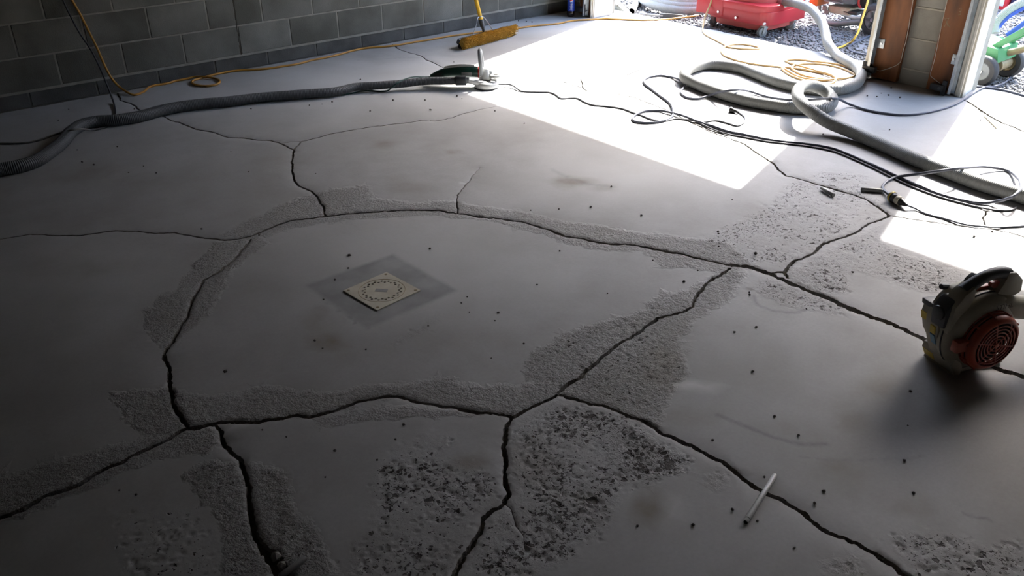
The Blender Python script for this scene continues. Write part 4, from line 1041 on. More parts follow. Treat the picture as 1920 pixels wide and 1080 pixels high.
# shroud
mb = MB(); mb.lathe([(.075, .004), (.080, .006), (.082, .020), (.080, .034), (.070, .044), (.030, .048), (.004, .048)], Matrix.Translation(gc), 32); part(mb, 'dust_shroud', M['castgrey'], t)
mb = MB(); mb.lathe([(.078, .0), (.083, .0), (.083, .008), (.078, .008)], Matrix.Translation(gc), 32); part(mb, 'brush_skirt', M['rubber'], t)
mb = MB(); pe = HOSE_END; pd = (gc+U*.030+gs*.035)-pe
mb.tube([pe-HOSE_DIR*.004, pe+pd*.3, pe+pd*.65, pe+pd*1.0], [.0165, .018, .021, .020], 16); sp = part(mb, 'dust_port', M['castgrey'], t)
mb = MB(); mb.cyl(pe-HOSE_DIR*.006, pe+HOSE_DIR*.022, .0215, None, 16); part(mb, 'port_ring', M['grey'], t)
# gear head, body, handle
hx, hy = .012, -.045
mb = MB(); mb.tube([gm(hx, hy*.5, .046), gm(hx, hy*.6, .060), gm(hx, hy*.8, .085), gm(hx, hy, .112), gm(hx, hy, .118)], [.040, .042, .040, .034, .022], 18)
mb.tube([gm(-.035, hy, .085), gm(.0, hy, .090), gm(.05, hy, .092)], [.024, .036, .036], 16); part(mb, 'gear_head', M['castgrey'], t)
mb = MB(); mb.tube([gm(.05, hy, .092), gm(.058, hy, .092)], .040, 18); part(mb, 'red_ring', M['red_accent'], t)
body = catmull([gm(.058, hy, .092), gm(.12, hy, .094), gm(.20, hy, .092), gm(.27, hy, .086), gm(.33, hy, .073), gm(.385, hy, .052)], .02)
nb_ = len(body); rb = [float(np.interp(i/(nb_-1), [0, .1, .35, .6, .8, 1], [.037, .039, .038, .034, .030, .018])) for i in range(nb_)]
mb = MB(); mb.tube(body, rb, 18); bo = part(mb, 'motor_body', M['green_tool'], t)
mb = MB()
for k in range(5): mb.box((-.010, -.0015, -.012), (.010, .0015, .012), Matrix.Translation(gm(.30+.012*k, hy+.028, .080-.003*k)) @ Matrix.Rotation(math.atan2(gb.y, gb.x), 4, 'Z'))
part(mb, 'vent_slot', M['black'], bo)
mb = MB(); mb.box((-.035, -.004, -.012), (.035, .004, .012), Matrix.Translation(gm(.135, hy+.037, .088)) @ Matrix.Rotation(math.atan2(gb.y, gb.x), 4, 'Z'), .003); part(mb, 'grey_switch', M['grey'], bo, None, 'grey side switch')
mb = MB()
mb.tube(catmull([gm(.085, hy, .130), gm(.15, hy, .134), gm(.23, hy, .128), gm(.29, hy, .115)], .02), [.010]*3+[.012]*20 if False else .012, 10); part(mb, 'top_dust_cover', M['castgrey'], bo)
# loop handle standing across the head
lp = catmull([gm(.035, hy+.040, .085), gm(.034, hy+.052, .12), gm(.038, hy+.055, .17), gm(.044, hy+.035, .222), gm(.048, hy, .240), gm(.046, hy-.035, .224), gm(.040, hy-.055, .17), gm(.036, hy-.052, .12), gm(.035, hy-.040, .085)], .012)
mb = MB(); mb.tube(lp, .0135, 12); lh = part(mb, 'loop_handle', M['grey'], t)
mb = MB(); mb.cyl(gm(.035, hy-.05, .086), gm(.035, hy+.05, .086), .012, None, 12); part(mb, 'handle_bolt', M['steel'], lh)
mb = MB(); mb.ring(gm(-.06, hy*.5, .075), (0, 0, 1), .030, .012, 24, 8); mb.box((-.07, -.018, .046), (-.03, .018, .060), Matrix.Translation(gm(0, hy*.5, 0)) @ Matrix.Rotation(math.atan2(gb.y, gb.x), 4, 'Z'), .004); part(mb, 'front_guard', M['castgrey'], t)
# its cord, wound over the hose
raw = catmull([gm(.385, hy, .052), G(795, 144.5, .06), G(775, 144.5, .075), G(756, 150, .082), G(743, 157, .075), G(734, 164.5, .04), G(726, 170, .008), G(713, 171.5, .005), G(689, 169, .005), G(660, 174.5, .005), G(640, 178, .005)], .015)
mb = MB(); mb.tube(raw, .0048, 8); part(mb, 'power_cord', M['green_tool'], t)

# ================================================================== BOTTLE
bp = G(1070, 31); bx = bp.x; by = bp.y
t = thing('soda_bottle', 'plastic cola bottle with a blue label standing in the far corner', 'bottle', (bx, by, 0))
T0 = Matrix.Translation((bx, by, 0))
mb = MB(); mb.lathe([(.024, .001), (.030, .003), (.034, .012), (.034, .05), (.033, .052), (.033, .168), (.034, .170), (.033, .178), (.026, .196), (.016, .212), (.013, .218), (.013, .224)], T0, 24); part(mb, 'bottle_body', M['cola'], t)
mb = MB(); mb.lathe([(.0342, .054), (.0342, .166)], T0, 28, False); lb = part(mb, 'label', M['blue'], t)
mb = MB(); mb.lathe([(.0145, .218), (.0150, .220), (.0150, .234), (.013, .236)], T0, 20); part(mb, 'cap', M['blue'], t)
# round emblem wrapped on the label, facing the room, with vertical lettering under it
face = math.atan2(-by, -bx)+.12
def wrap(u, v, r=.0347): a = face + u/r; return Vector((bx+r*math.cos(a), by+r*math.sin(a), v))
def emblem(name, fn, m, lvl):
    mb = MB(); n = 24; R = .0165; cz = .145
    cols = 14
    for i in range(cols):
        u0 = -R+2*R*i/cols; u1 = -R+2*R*(i+1)/cols
        a0, b0 = fn(u0/R); a1, b1 = fn(u1/R)
        if b0-a0 <= 1e-4 and b1-a1 <= 1e-4: continue
        mb.add([wrap(u0, cz+a0*R, lvl), wrap(u1, cz+a1*R, lvl), wrap(u1, cz+b1*R, lvl), wrap(u0, cz+b0*R, lvl)], [(0, 1, 2, 3)])
    return part(mb, name, m, lb, None, None, False)
def edge(u): return math.sqrt(max(0, 1-u*u))
def wav(u, o): return max(-edge(u), min(edge(u), o+.28*math.sin(u*2.3)-.15*u))
emblem('emblem_disc', lambda u: (-edge(u), edge(u)), M['logo_white'], .0346)
emblem('emblem_red', lambda u: (wav(u, .12), edge(u)*.97), M['logo_red'], .0350)
emblem('emblem_blue', lambda u: (-edge(u)*.97, wav(u, -.38)), M['logo_blue'], .0350)
def text_mesh(s, size, extrude=0.0):
    cu = bpy.data.curves.new('lettering', 'FONT'); cu.body = s; cu.size = size; cu.extrude = extrude; cu.align_x = 'CENTER'; cu.align_y = 'CENTER'; cu.resolution_u = 3
    ob = bpy.data.objects.new('lettering', cu); COL.objects.link(ob)
    dg = bpy.context.evaluated_depsgraph_get(); me = bpy.data.meshes.new_from_object(ob.evaluated_get(dg))
    vs = [v.co.copy() for v in me.vertices]; fs = [tuple(p.vertices) for p in me.polygons]
    bpy.data.objects.remove(ob); bpy.data.curves.remove(cu); bpy.data.meshes.remove(me)
    return vs, fs
vs, fs = text_mesh('pepsi', .030)
mb = MB(); mb.add([wrap(v.y, .094+v.x*.9, .0350) for v in vs], fs); part(mb, 'lettering', M['logo_white'], lb, None, None, False)

# ================================================================== LEAF BLOWER
BO = Vector((2.602, .746, 0)); bn = Vector((-.38, -.925, 0)).normalized(); bt = Vector((-bn.y, bn.x, 0))
t = thing('leaf_blower', 'grubby cream handheld leaf blower with an orange fan grille standing on the floor at right', 'leaf blower', BO)
def bl(T, A, Z): return BO + bt*T + bn*A + U*Z
# local frame: x = nozzle direction, y = axis towards the grille, z up
BM = Matrix(((bt.x, bn.x, 0, BO.x), (bt.y, bn.y, 0, BO.y), (0, 0, 1, 0), (0, 0, 0, 1)))
HC = (.062, .150)
AXM = BM @ Matrix(((1, 0, 0, HC[0]), (0, 0, 1, 0), (0, -1, 0, HC[1]), (0, 0, 0, 1)))     # local z -> +axis
mb = MB(); mb.lathe([(.05, -.078), (.118, -.075), (.132, -.062), (.138, -.045), (.138, -.028), (.132, -.012), (.118, -.002), (.108, .004), (.098, .006)], AXM, 48)
fh = part(mb, 'fan_housing', M['blower'], t, None, None, True, 50)
mb = MB(); mb.ring(bl(HC[0], -.036, HC[1]), bn, .1382, .003, 56, 6); part(mb, 'housing_seam', M['darkgrey'], fh)
# volute and nozzle tube
vol = [bl(.02, -.036, .246), bl(.07, -.036, .247), bl(.12, -.036, .236), bl(.18, -.036, .216), bl(.25, -.036, .196), bl(.34, -.036, .176)]
mb = MB(); mb.tube(catmull(vol, .02), [float(np.interp(i, [0, 6, 16], [.034, .041, .037])) for i in range(len(catmull(vol, .02)))], 20); part(mb, 'outlet', M['blower'], t)
mb = MB(); mb.tube([bl(.335, -.036, .1770), bl(.345, -.036, .1750), bl(.60, -.036, .125), bl(.86, -.036, .075)], [.040, .040, .037, .032], 20); part(mb, 'nozzle_tube', M['black'], t)
# orange intake guard with rings, spokes and side slots
GM = BM @ Matrix(((1, 0, 0, .066), (0, 0, 1, 0), (0, -1, 0, .138), (0, 0, 0, 1)))
mb = MB(); mb.lathe([(.094, -.002), (.094, .010), (.0, .010)], GM, 36, False); part(mb, 'fan_recess', M['hole'], t)
gu = thing('intake_guard', None, None); gu.parent = t; gu.matrix_basis = Matrix()
inv = parent_world(t).inverted()
bpy.data.objects.remove(gu)
mb = MB()
for zz_, R in ((.004, .104), (.017, .102), (.030, .098)):
    mb.lathe([(R-.005, zz_-.0035), (R, zz_-.0035), (R, zz_+.0035), (R-.005, zz_+.0035), (R-.005, zz_-.0035)], GM, 44, False)
mb.lathe([(.098, .026), (.099, .034), (.093, .044), (.084, .050), (.080, .050), (.080, .046), (.088, .040), (.094, .030), (.093, .026)], GM, 48, False)
gd = part(mb, 'intake_guard', M['blower_orange'], t)
for R in (.070, .058, .046, .034, .022):
    mb = MB(); mb.lathe([(R-.0023, .0478), (R+.0023, .0478), (R+.0023, .0506), (R-.0023, .0506), (R-.0023, .0478)], GM, 36, False); part(mb, 'guard_ring', M['blower_orange'], gd)
mb = MB(); mb.lathe([(.009, .045), (.009, .0525), (.006, .0535)], GM, 14); part(mb, 'hub', M['blower_orange'], gd)
for k in range(6):
    a = k*PI/3+.25
    mb = MB(); mb.box((.006, -.0020, .0475), (.082, .0020, .0508), GM @ Matrix.Rotation(a, 4, 'Z')); part(mb, 'spoke', M['blower_orange'], gd)
for k in range(10):
    a = k*PI/5+.1
    mb = MB(); mb.box((.096, -.003, .0), (.104, .003, .034), GM @ Matrix.Rotation(a, 4, 'Z')); part(mb, 'side_rib', M['blower_orange'], gd)
mb = MB(); mb.box((-.138, -.022, .002), (-.088, .018, .030), GM, .005); part(mb, 'guard_clip', M['blower_orange'], gd)
# rear shell down to the foot, engine cover and tank behind it
mb = MB(); mb.prism([(-.004, .0), (.030, .002), (.045, .04), (.060, .27), (.020, .300), (-.030, .295), (-.062, .268), (-.082, .232), (-.088, .195), (-.078, .14), (-.055, .09), (-.034, .05)], -.108, -.050, BM, .009)
sh = part(mb, 'rear_shell', M['blower'], t)
mb = MB(); mb.prism([(-.020, .002), (.18, .002), (.17, .016), (-.005, .018)], -.135, -.012, BM, .005); part(mb, 'foot', M['blower'], t)
mb = MB(); mb.prism([(-.010, .001), (.016, .001), (.016, .030), (-.006, .070), (-.032, .066), (-.036, .045)], -.136, -.001, BM, .006); ft = part(mb, 'rear_foot', M['blower'], t)
mb = MB(); mb.cyl(bl(.170, -.10, .0), bl(.170, -.02, .0)+U*.0, .001); 
mb = MB(); mb.box((.140, -.05, .001), (.205, -.012, .022), BM, .006); part(mb, 'front_foot', M['blower'], t)
mb = MB(); mb.prism([(-.012, .062), (.13, .062), (.15, .12), (.15, .225), (-.078, .225), (-.080, .19), (-.056, .125)], -.140, -.085, BM, .012); ec = part(mb, 'engine_cover', M['blower'], t)
mb = MB(); mb.prism([(-.081, .218), (-.030, .218), (-.030, .236), (-.086, .240)], -.142, -.088, BM, .004); part(mb, 'tank_rim', M['black'], t)
mb = MB(); mb.prism([(-.088, .178), (-.045, .172), (.02, .185), (.02, .250), (-.035, .282), (-.068, .280), (-.090, .245)], -.092, -.030, BM, .012); st_ = part(mb, 'starter_cover', M['darkgrey'], t)
mb = MB(); mb.cyl(bl(-.084, -.060, .228), bl(-.095, -.060, .228), .024, .024, 20, True, .003); part(mb, 'cap_knob', M['black'], st_)
mb = MB(); mb.tube(catmull([bl(.004, -.105, .235), bl(.000, -.105, .272), bl(-.014, -.105, .282), bl(-.035, -.105, .288), bl(-.060, -.105, .294)], .01), .0085, 8); part(mb, 'starter_grip', M['black'], t)
mb = MB(); mb.prism([(.05, .20), (.14, .20), (.13, .29), (.085, .312), (.06, .29)], -.135, -.085, BM, .012); part(mb, 'spark_plug_cover', M['black'], t)
mb = MB(); mb.box((-.01, -.10, .275), (.10, -.06, .296), BM, .006); part(mb, 'red_housing', M['blower_orange'], t)
# handle: grip arch, front post and trigger
hp_ = catmull([bl(-.026, -.045, .302), bl(.002, -.045, .325), bl(.050, -.045, .346), bl(.098, -.045, .349), bl(.134, -.045, .339)], .012)
mb = MB(); mb.tube(hp_, [float(np.interp(i/(len(hp_)-1), [0, .25, .6, 1], [.024, .020, .0185, .021])) for i in range(len(hp_))], 16); part(mb, 'grip', M['darkgrey'], t)
mb = MB(); mb.prism([(-.078, .165), (-.030, .150), (-.020, .240), (-.004, .292), (-.012, .330), (-.046, .306), (-.074, .262)], -.074, -.016, BM, .010); part(mb, 'handle_root', M['blower'], t)
mb = MB(); mb.prism([(.116, .356), (.152, .350), (.188, .318), (.196, .272), (.170, .262), (.125, .268), (.088, .278), (.102, .302), (.110, .325)], -.068, -.022, BM, .010); hp2 = part(mb, 'handle_post', M['blower'], t)
mb = MB(); mb.prism([(.074, .318), (.108, .318), (.110, .302), (.088, .296), (.072, .305)], -.052, -.038, BM, .003); part(mb, 'trigger', M['blower_orange'], hp2)
# stickers and maker's lettering
mb = MB()
def quad_st(c, T, ln, w, m, nm, par_, out):
    pass
def sticker(name, corners, m, par_, off=.0012):
    P4 = [bl(*c) for c in corners]; nrm = (P4[1]-P4[0]).cross(P4[3]-P4[0]).normalized()
    if nrm.dot(Vector((0, 0, H))-P4[0]) < 0: nrm = -nrm
    mb = MB(); q = [p+nrm*off for p in P4]; k = [p-nrm*off*.5 for p in P4]
    mb.add(q+k, [(0, 1, 2, 3), (7, 6, 5, 4), (0, 4, 5, 1), (1, 5, 6, 2), (2, 6, 7, 3), (3, 7, 4, 0)])
    return part(mb, name, m, par_, None, None, False)
sticker('yellow_sticker', [(-.0805, -.136, .195), (-.0805, -.104, .195), (-.0715, -.104, .165), (-.0715, -.136, .165)], M['sticker_yellow'], ec)
sticker('yellow_sticker', [(-.0352, -.130, .043), (-.0352, -.085, .043), (-.0190, -.085, .015), (-.0190, -.130, .015)], M['sticker_yellow'], ft)
sticker('yellow_sticker', [(-.0855, -.080, .172), (-.0855, -.060, .172), (-.0785, -.060, .142), (-.0785, -.080, .142)], M['sticker_yellow'], sh, .003)
sticker('blue_sticker', [(-.0775, -.080, .138), (-.0775, -.060, .138), (-.0600, -.060, .100), (-.0600, -.080, .100)], M['sticker_blue'], sh, .003)
vs, fs = text_mesh('STIHL', .027)
sy_, cy_ = math.sin(.02), math.cos(.02)
mb = MB()
for v in vs: pass
mb.add([bl(.104+(v.x*cy_-v.y*sy_)*1.05,   .0062, .250+(v.x*sy_+v.y*cy_)) for v in vs], fs); part(mb, 'lettering', M['print_grey'], fh, None, None, False)

# ================================================================== RED DUST EXTRACTOR (outside, by the threshold)
VXc = Vector((6.76, PX(1414, 20, 6.76).y, 0))
t = thing('dust_extractor', 'big red dust extractor on grey casters standing on the gravel outside', 'vacuum', (VXc.x, VXc.y, ZG))
vx, vy = VXc.x, VXc.y
def rr_outline(x0, x1, y0, y1, r, n=6):
    out = []
    for (cx_, cy_, a0) in ((x1-r, y1-r, 0), (x0+r, y1-r, PI/2), (x0+r, y0+r, PI), (x1-r, y0+r, 1.5*PI)):
        for i in range(n+1): a = a0+PI/2*i/n; out.append((cx_+r*math.cos(a), cy_+r*math.sin(a)))
    return out
ZM = Matrix(((1, 0, 0, 0), (0, 0, 1, 0), (0, 1, 0, 0), (0, 0, 0, 1)))
fx0 = 6.440
mb = MB(); mb.prism(rr_outline(fx0, 7.10, vy-.36, vy+.30, .12), .055, .165, ZM, .008); mb.prism(rr_outline(fx0-.012, fx0+.09, vy+.10, vy+.40, .02), .075, .215, ZM, .006)
mb.prism(rr_outline(fx0-.004, 7.09, vy-.345, vy+.31, .12), .150, .215, ZM, .010)
sk_ = part(mb, 'skirt', M['red'], t)
mb = MB(); mb.prism(rr_outline(fx0+.04, 7.05, vy-.30, vy+.27, .14), .0, .075, ZM, .012); part(mb, 'lower_tank', M['red_dusty'], t)
mb = MB(); mb.lathe([(.275, .205), (.272, .24), (.270, .42), (.275, .43), (.262, .455), (.20, .475), (.02, .48)], Matrix.Translation((vx, vy, 0)), 48); part(mb, 'drum', M['red_dusty'], t)
mb = MB(); mb.ring((vx, vy, .43), (0, 0, 1), .275, .008, 48, 8); part(mb, 'lid_clamp', M['galv'], t)
for p in ((1347, 22), (1380, 33), (1433, 45)):
    q = PX(*p, fx0-.012); mb = MB(); mb.cyl((fx0-.004, q.y, q.z), (fx0-.020, q.y, q.z), .013, .011, 8); part(mb, 'bolt', M['steel'], sk_)
pd = (Vector(air[1])-PORT).normalized()
mb = MB(); mb.tube([PORT-pd*.10, PORT+pd*.02], .042, 18); part(mb, 'hose_port', M['steel'], t)
def caster(p, ang, root):
    c = Vector((p.x, p.y, ZG)); A = Matrix.Translation(c) @ Matrix.Rotation(ang, 4, 'Z')
    mb = MB(); mb.box((-.028, -.028, .098), (.028, .028, .104), A, .002); mb.cyl(A @ Vector((0, 0, .085)), A @ Vector((0, 0, .100)), .022, None, 14)
    mb.prism([(-.020, .088), (.022, .088), (.034, .035), (.018, .028)], -.028, -.024, A); mb.prism([(-.020, .088), (.022, .088), (.034, .035), (.018, .028)], .024, .028, A)
    ca_ = part(mb, 'caster', M['galv'], root)
    for s2 in (-1, 1):
        mb = MB(); mb.lathe([(.012, -.008), (.036, -.009), (.041, -.006), (.041, .006), (.036, .009), (.012, .008)], A @ Matrix.Translation((.022, s2*.0115, .0412)) @ Matrix.Rotation(PI/2, 4, 'X'), 24); part(mb, 'wheel', M['grey'], ca_)
caster(G(1431, 69, ZG), math.radians(160), t); caster(G(1331, 48, ZG), math.radians(-30), t); caster(G(1483, 58, ZG)+Vector((.02, 0, 0)), math.radians(100), t); caster(Vector((6.98, vy+.24, ZG)), .4, t)

# ================================================================== ENGINE UNIT behind the extractor
ex, ey = 7.30, 3.85
t = thing('engine_washer', 'petrol engine washer on black wheels standing outside left of the pillar', 'engine', (ex, ey, ZG))
wc = PX(1640, 37, 7.25)
def big_wheel(c, axis, R, w, root, hubm, rim=.55):
    A = Matrix.Translation(c) @ Vector(axis).to_track_quat('Z', 'Y').to_matrix().to_4x4()
    mb = MB(); mb.lathe([(R*rim, -w*.5), (R*.86, -w*.5), (R*.96, -w*.36), (R, -w*.15), (R, w*.15), (R*.96, w*.36), (R*.86, w*.5), (R*rim, w*.5), (R*rim, -w*.5)], A, 40, False); wh = part(mb, 'wheel', M['rubber'], root)
    mb = MB(); mb.lathe([(R*rim, -w*.36), (R*rim*.9, -w*.42), (R*rim*.35, -w*.30), (R*.10, -w*.30), (R*.10, w*.30), (R*rim*.35, w*.30), (R*rim*.9, w*.42), (R*rim, w*.36)], A, 32); hb_ = part(mb, 'hub', hubm, wh)
    mb = MB(); mb.lathe([(.014, -w*.55), (.016, w*.55)], A, 12); part(mb, 'axle_nut', M['steel'], wh)
    return wh, A
R_ = wc.z-ZG
wh, A = big_wheel(wc, (1, -.25, 0), R_, .075, t, M['hub_grey'], .6)
for k in range(5):
    mb = MB(); mb.box((R_*.15, -.010, -.040), (R_*.5, .010, .040), A @ Matrix.Rotation(k*2*PI/5, 4, 'Z'), .003); part(mb, 'spoke', M['darkgrey'], wh)
big_wheel(wc+Vector((.62, .05, 0)), (1, -.25, 0), R_, .075, t, M['hub_grey'], .6)
mb = MB()
sk = [PX(1535, 36, 7.35), PX(1560, 44, 7.30), PX(1612, 41, 7.30), PX(1660, 38, 7.34)]
for dx in (0, .42): mb.tube(catmull([p+Vector((dx, 0, 0)) for p in sk], .04), .026, 12)
mb.tube(catmull([sk[0]+Vector((0, 0, .02)), sk[0]+Vector((0, .02, .25)), sk[0]+Vector((.2, .02, .40)), sk[0]+Vector((.42, .02, .25)), sk[0]+Vector((.42, 0, .02))], .04), .016, 10)
part(mb, 'frame', M['olive_steel'], t)
def box_px(name, a, b, X, dep, m, bev=.008, root=t):
    p, q = PX(*a, X), PX(*b, X); mb = MB(); mb.box((X, min(p.y, q.y), min(p.z, q.z)), (X+dep, max(p.y, q.y), max(p.z, q.z)), None, bev); return part(mb, name, m, root)
box_px('crankcase', (1552, 9), (1592, 31), 7.30, .24, M['engine'], .02)
eg = box_px('cylinder_shroud', (1540, -40), (1600, 10), 7.26, .30, M['engine_grey'], .02)
for k in range(4): 
    p, q = PX(1546, 1-k*7, 7.255), PX(1582, 1-k*7, 7.255); mb = MB(); mb.box((7.248, min(p.y, q.y), p.z-.005), (7.262, max(p.y, q.y), p.z+.005)); part(mb, 'cooling_fin', M['grey'], eg)
box_px('orange_bracket', (1519, -8), (1532, 12), 7.22, .20, M['orange_metal'])
box_px('red_tank', (1515, -45), (1590, -14), 7.24, .32, M['red'], .03)
mb = MB(); mb.box((7.26, 3.42, .40), (7.72, 4.22, .92), None, .06); part(mb, 'upper_housing', M['red'], t)
mb = MB(); mb.box((7.30, 3.50, .24), (7.66, 4.14, .41), None, .02); part(mb, 'engine_deck', M['engine_grey'], t)
box_px('recoil_housing', (1603, -30), (1626, 18), 7.32, .20, M['black'], .02)
box_px('pump', (1580, 18), (1606, 30), 7.30, .14, M['darkgrey'], .012)
mb = MB()
for k, (a, b) in enumerate((((1545, 11), (1540, 19)), ((1548, 19), (1542, 25)))):
    p, q = PX(*a, 7.285), PX(*b, 7.285); mb.box((7.28, p.y-.035, q.z), (7.295, p.y+.01, p.z), None, .002)
part(mb, 'spec_plate', M['grey'], t)
rl = [PX(1611, -4, 7.28), PX(1610, 8, 7.28), PX(1614, 15, 7.27)]
mb = MB(); mb.tube(catmull(rl, .02), .010, 8); part(mb, 'red_lever', M['red_accent'], t)
mb = MB(); mb.tube(catmull([wc+Vector((.25, -.06, .0)), wc+Vector((.25, -.1, .3)), wc+Vector((.2, -.2, .75)), wc+Vector((.5, -.2, .75)), wc+Vector((.55, -.1, .3))], .05), .014, 10); part(mb, 'push_handle', M['rubber'], t)
p, q = PX(1627, -20, 7.40), PX(1642, 8, 7.40)
mb = MB()
for k in range(7): mb.box((7.40, q.y, q.z+.012*k), (7.44, p.y, q.z+.012*k+.006))
mb.box((7.42, q.y, q.z), (7.52, p.y, p.z)); part(mb, 'air_filter', M['hub_grey'], t)

# ================================================================== GREEN FLOOR MACHINE (right, outside)
t = thing('floor_grinder', 'green wheeled floor machine with a blue edged hose outside the right doorway', 'floor machine', (6.5, 2.3, ZG))
w1 = PX(1842, 130, 6.34); w1.z = ZG+.112; w2 = PX(1893, 111, 6.74)
big_wheel(w1, (1, 0, 0), .108, .070, t, M['hub_grey'], .60); w2.z = ZG+.112; big_wheel(w2, (1, 0, 0), .108, .070, t, M['brass'], .55)
mb = MB(); mb.cyl(w1, w2, .014, None, 12); part(mb, 'axle', M['steel'], t)
mb = MB(); mb.cyl(Vector((6.52, w1.y-.02, w1.z+.01)), Vector((6.70, w1.y-.02, w1.z+.01)), .045, .045, 18, True, .006); part(mb, 'gear_case', M['brass'], t)
g0 = PX(1846, 92, 6.42); g1 = PX(1880, 88, 6.50); g2 = PX(1922, 22, 6.62)
mb = MB(); yb = w1.y
mb.prism([(yb-.07, w1.z+.055), (yb-.05, w1.z+.15), (yb+.10, w1.z+.17), (yb+.40, w1.z+.13), (yb+.40, w1.z+.02), (yb+.10, w1.z+.03)], -.17, .17, Matrix(((0, 1, 0, 6.56), (1, 0, 0, 0), (0, 0, 1, 0), (0, 0, 0, 1))), .010); part(mb, 'chassis', M['green_enamel'], t)
for dx in (-.10, .12):
    a0 = Vector((6.56+dx, yb+.02, w1.z+.13)); a1 = a0+Vector((0, -.70, .62)); ad_ = (a1-a0).normalized()
    mb = MB(); mb.box((-.004, -.028, -.02), (.92, .028, .02), Matrix.Translation(a0) @ Matrix((ad_, Vector((0, 1, 0)).cross(ad_).normalized(), ad_.cross(Vector((0, 1, 0)).cross(ad_).normalized()))).transposed().to_4x4(), .004); part(mb, 'handle_arm', M['green_enamel'], t)
mb = MB(); mb.tube(catmull([Vector((6.56, yb-.06, w1.z+.10)), Vector((6.57, yb-.2, w1.z+.17)), Vector((6.58, yb-.45, w1.z+.33))], .04), .024, 12, True, True); part(mb, 'dust_pipe', M['brass'], t)
hp3 = [PX(1866, 62, 6.86), PX(1868, 46, 6.88), PX(1880, 30, 6.90), PX(1897, 16, 6.92), PX(1920, 4, 6.95), PX(1950, -6, 7.0)]
mb = MB(); mb.tube(catmull(hp3, .03), .033, 14, True, True); part(mb, 'hose', M['hose_outside'], t)
mb = MB(); mb.tube(catmull([p+Vector((-.015, -.02, -.036)) for p in hp3[1:]], .03), .014, 10); part(mb, 'blue_tube', M['blue_plastic'], t)
bl_ = [PX(1888, 66, 6.78), PX(1903, 56, 6.79), PX(1922, 42, 6.80), PX(1960, 18, 6.85)]
mb = MB(); mb.tube(catmull(bl_, .03), .017, 12); part(mb, 'blue_guard', M['blue_plastic'], t)
# red case far behind the green machine
p = G(1872, 19, ZG); cx0 = p.x
t = thing('equipment_case', 'red equipment case with a white panel on the gravel behind the green machine', 'case', (cx0+.2, p.y, ZG))
mb = MB(); mb.box((cx0, p.y-.06, ZG), (cx0+.5, p.y+.30, ZG+.34), None, .02); cb = part(mb, 'body', M['red'], t)
q = PX(1874, 5, cx0-.005); mb = MB(); mb.box((cx0-.006, q.y-.04, q.z-.03), (cx0+.002, q.y+.06, q.z+.03), None, .002); part(mb, 'white_panel', M['pvc'], cb)
mb = MB(); mb.box((cx0+.05, p.y-.26, ZG), (cx0+.4, p.y-.07, ZG+.22), None, .02); part(mb, 'blue_side_box', M['navy'], t)
mb = MB(); mb.tube(catmull([(cx0+.2, p.y+.03, ZG+.335), (cx0+.2, p.y+.05, ZG+.40), (cx0+.2, p.y+.17, ZG+.40), (cx0+.2, p.y+.19, ZG+.335)], .02), .010, 8); part(mb, 'handle', M['black'], cb)

# ================================================================== ODDMENTS OUTSIDE THE LEFT DOORWAY
t0_ = G(1184, 22, ZG+.035); t1_ = G(1202, -14, ZG+.035)
mb = MB(); dd_ = (t1_-t0_).normalized()
mb.v = []; pr = [(.034, 0), (.034, .9), (.030, .9), (.030, 0), (.034, 0)]
mb.lathe(pr, Matrix.Translation(t0_) @ dd_.to_track_quat('Z', 'Y').to_matrix().to_4x4(), 24, False)
t = thing('pipe', 'short white pipe with a dark open end on the gravel left of the hose coil', 'pipe', t0_)
part(mb, 'pipe_wall', M['pvc'], t)
mb = MB(); mb.lathe([(.0299, .02), (.0299, .85), (.001, .85)], Matrix.Translation(t0_) @ dd_.to_track_quat('Z', 'Y').to_matrix().to_4x4(), 24, False); part(mb, 'bore', M['hole'], t)
a_, b_ = G(1181, 27, ZG+.02), G(1136, 6, ZG+.02); dd_ = (b_-a_).normalized(); sd_ = Vector((-dd_.y, dd_.x, 0))
BMx = Matrix(((dd_.x, sd_.x, 0, a_.x), (dd_.y, sd_.y, 0, a_.y), (0, 0, 1, a_.z), (0, 0, 0, 1)))
t = thing('floor_tool', 'grey steel floor tool head lying on the gravel beside the white jamb', 'tool', a_)
mb = MB(); mb.prism([(0, -.008), (.62, -.008), (.62, .06), (.30, .075), (.05, .03), (0, .012)], -.015, .045, BMx, .005); part(mb, 'head', M['olive_steel'], t)
mb = MB(); mb.cyl(BMx @ Vector((.22, .02, .06)), BMx @ Vector((.26, .50, .18)), .030, .030, 14); part(mb, 'neck', M['pvc'], t)
mb = MB(); mb.box((.06, -.0165, .002), (.14, -.014, .018), BMx); part(mb, 'pale_slot', M['pvc'], t)
t = thing('scraper', 'white knobbed scraper with a dark flat blade in front of the hose coil', 'scraper', G(1206, 28, ZG+.02))
k0 = G(1204, 27, ZG+.03); k1 = G(1243, 29.5, ZG+.03); k2 = G(1279, 32, ZG+.03)
mb = MB(); mb.tube([k0-(k1-k0).normalized()*.03, k0-(k1-k0).normalized()*.02, k0, k0+(k1-k0).normalized()*.02, k0+(k1-k0).normalized()*.03], [.006, .024, .030, .024, .009], 14); part(mb, 'knob', M['pvc'], t)
mb = MB(); mb.cyl(k0, k1, .010, .009, 12); part(mb, 'shaft', M['pvc'], t)
kd = (k2-k1).normalized(); KM = Matrix(((kd.x, -kd.y, 0, k1.x), (kd.y, kd.x, 0, k1.y), (0, 0, 1, k1.z), (0, 0, 0, 1)))
mb = MB(); mb.box((-.03, -.006, -.030), ((k2-k1).length, .006, .022), KM, .002); part(mb, 'blade', M['engine_grey'], t)

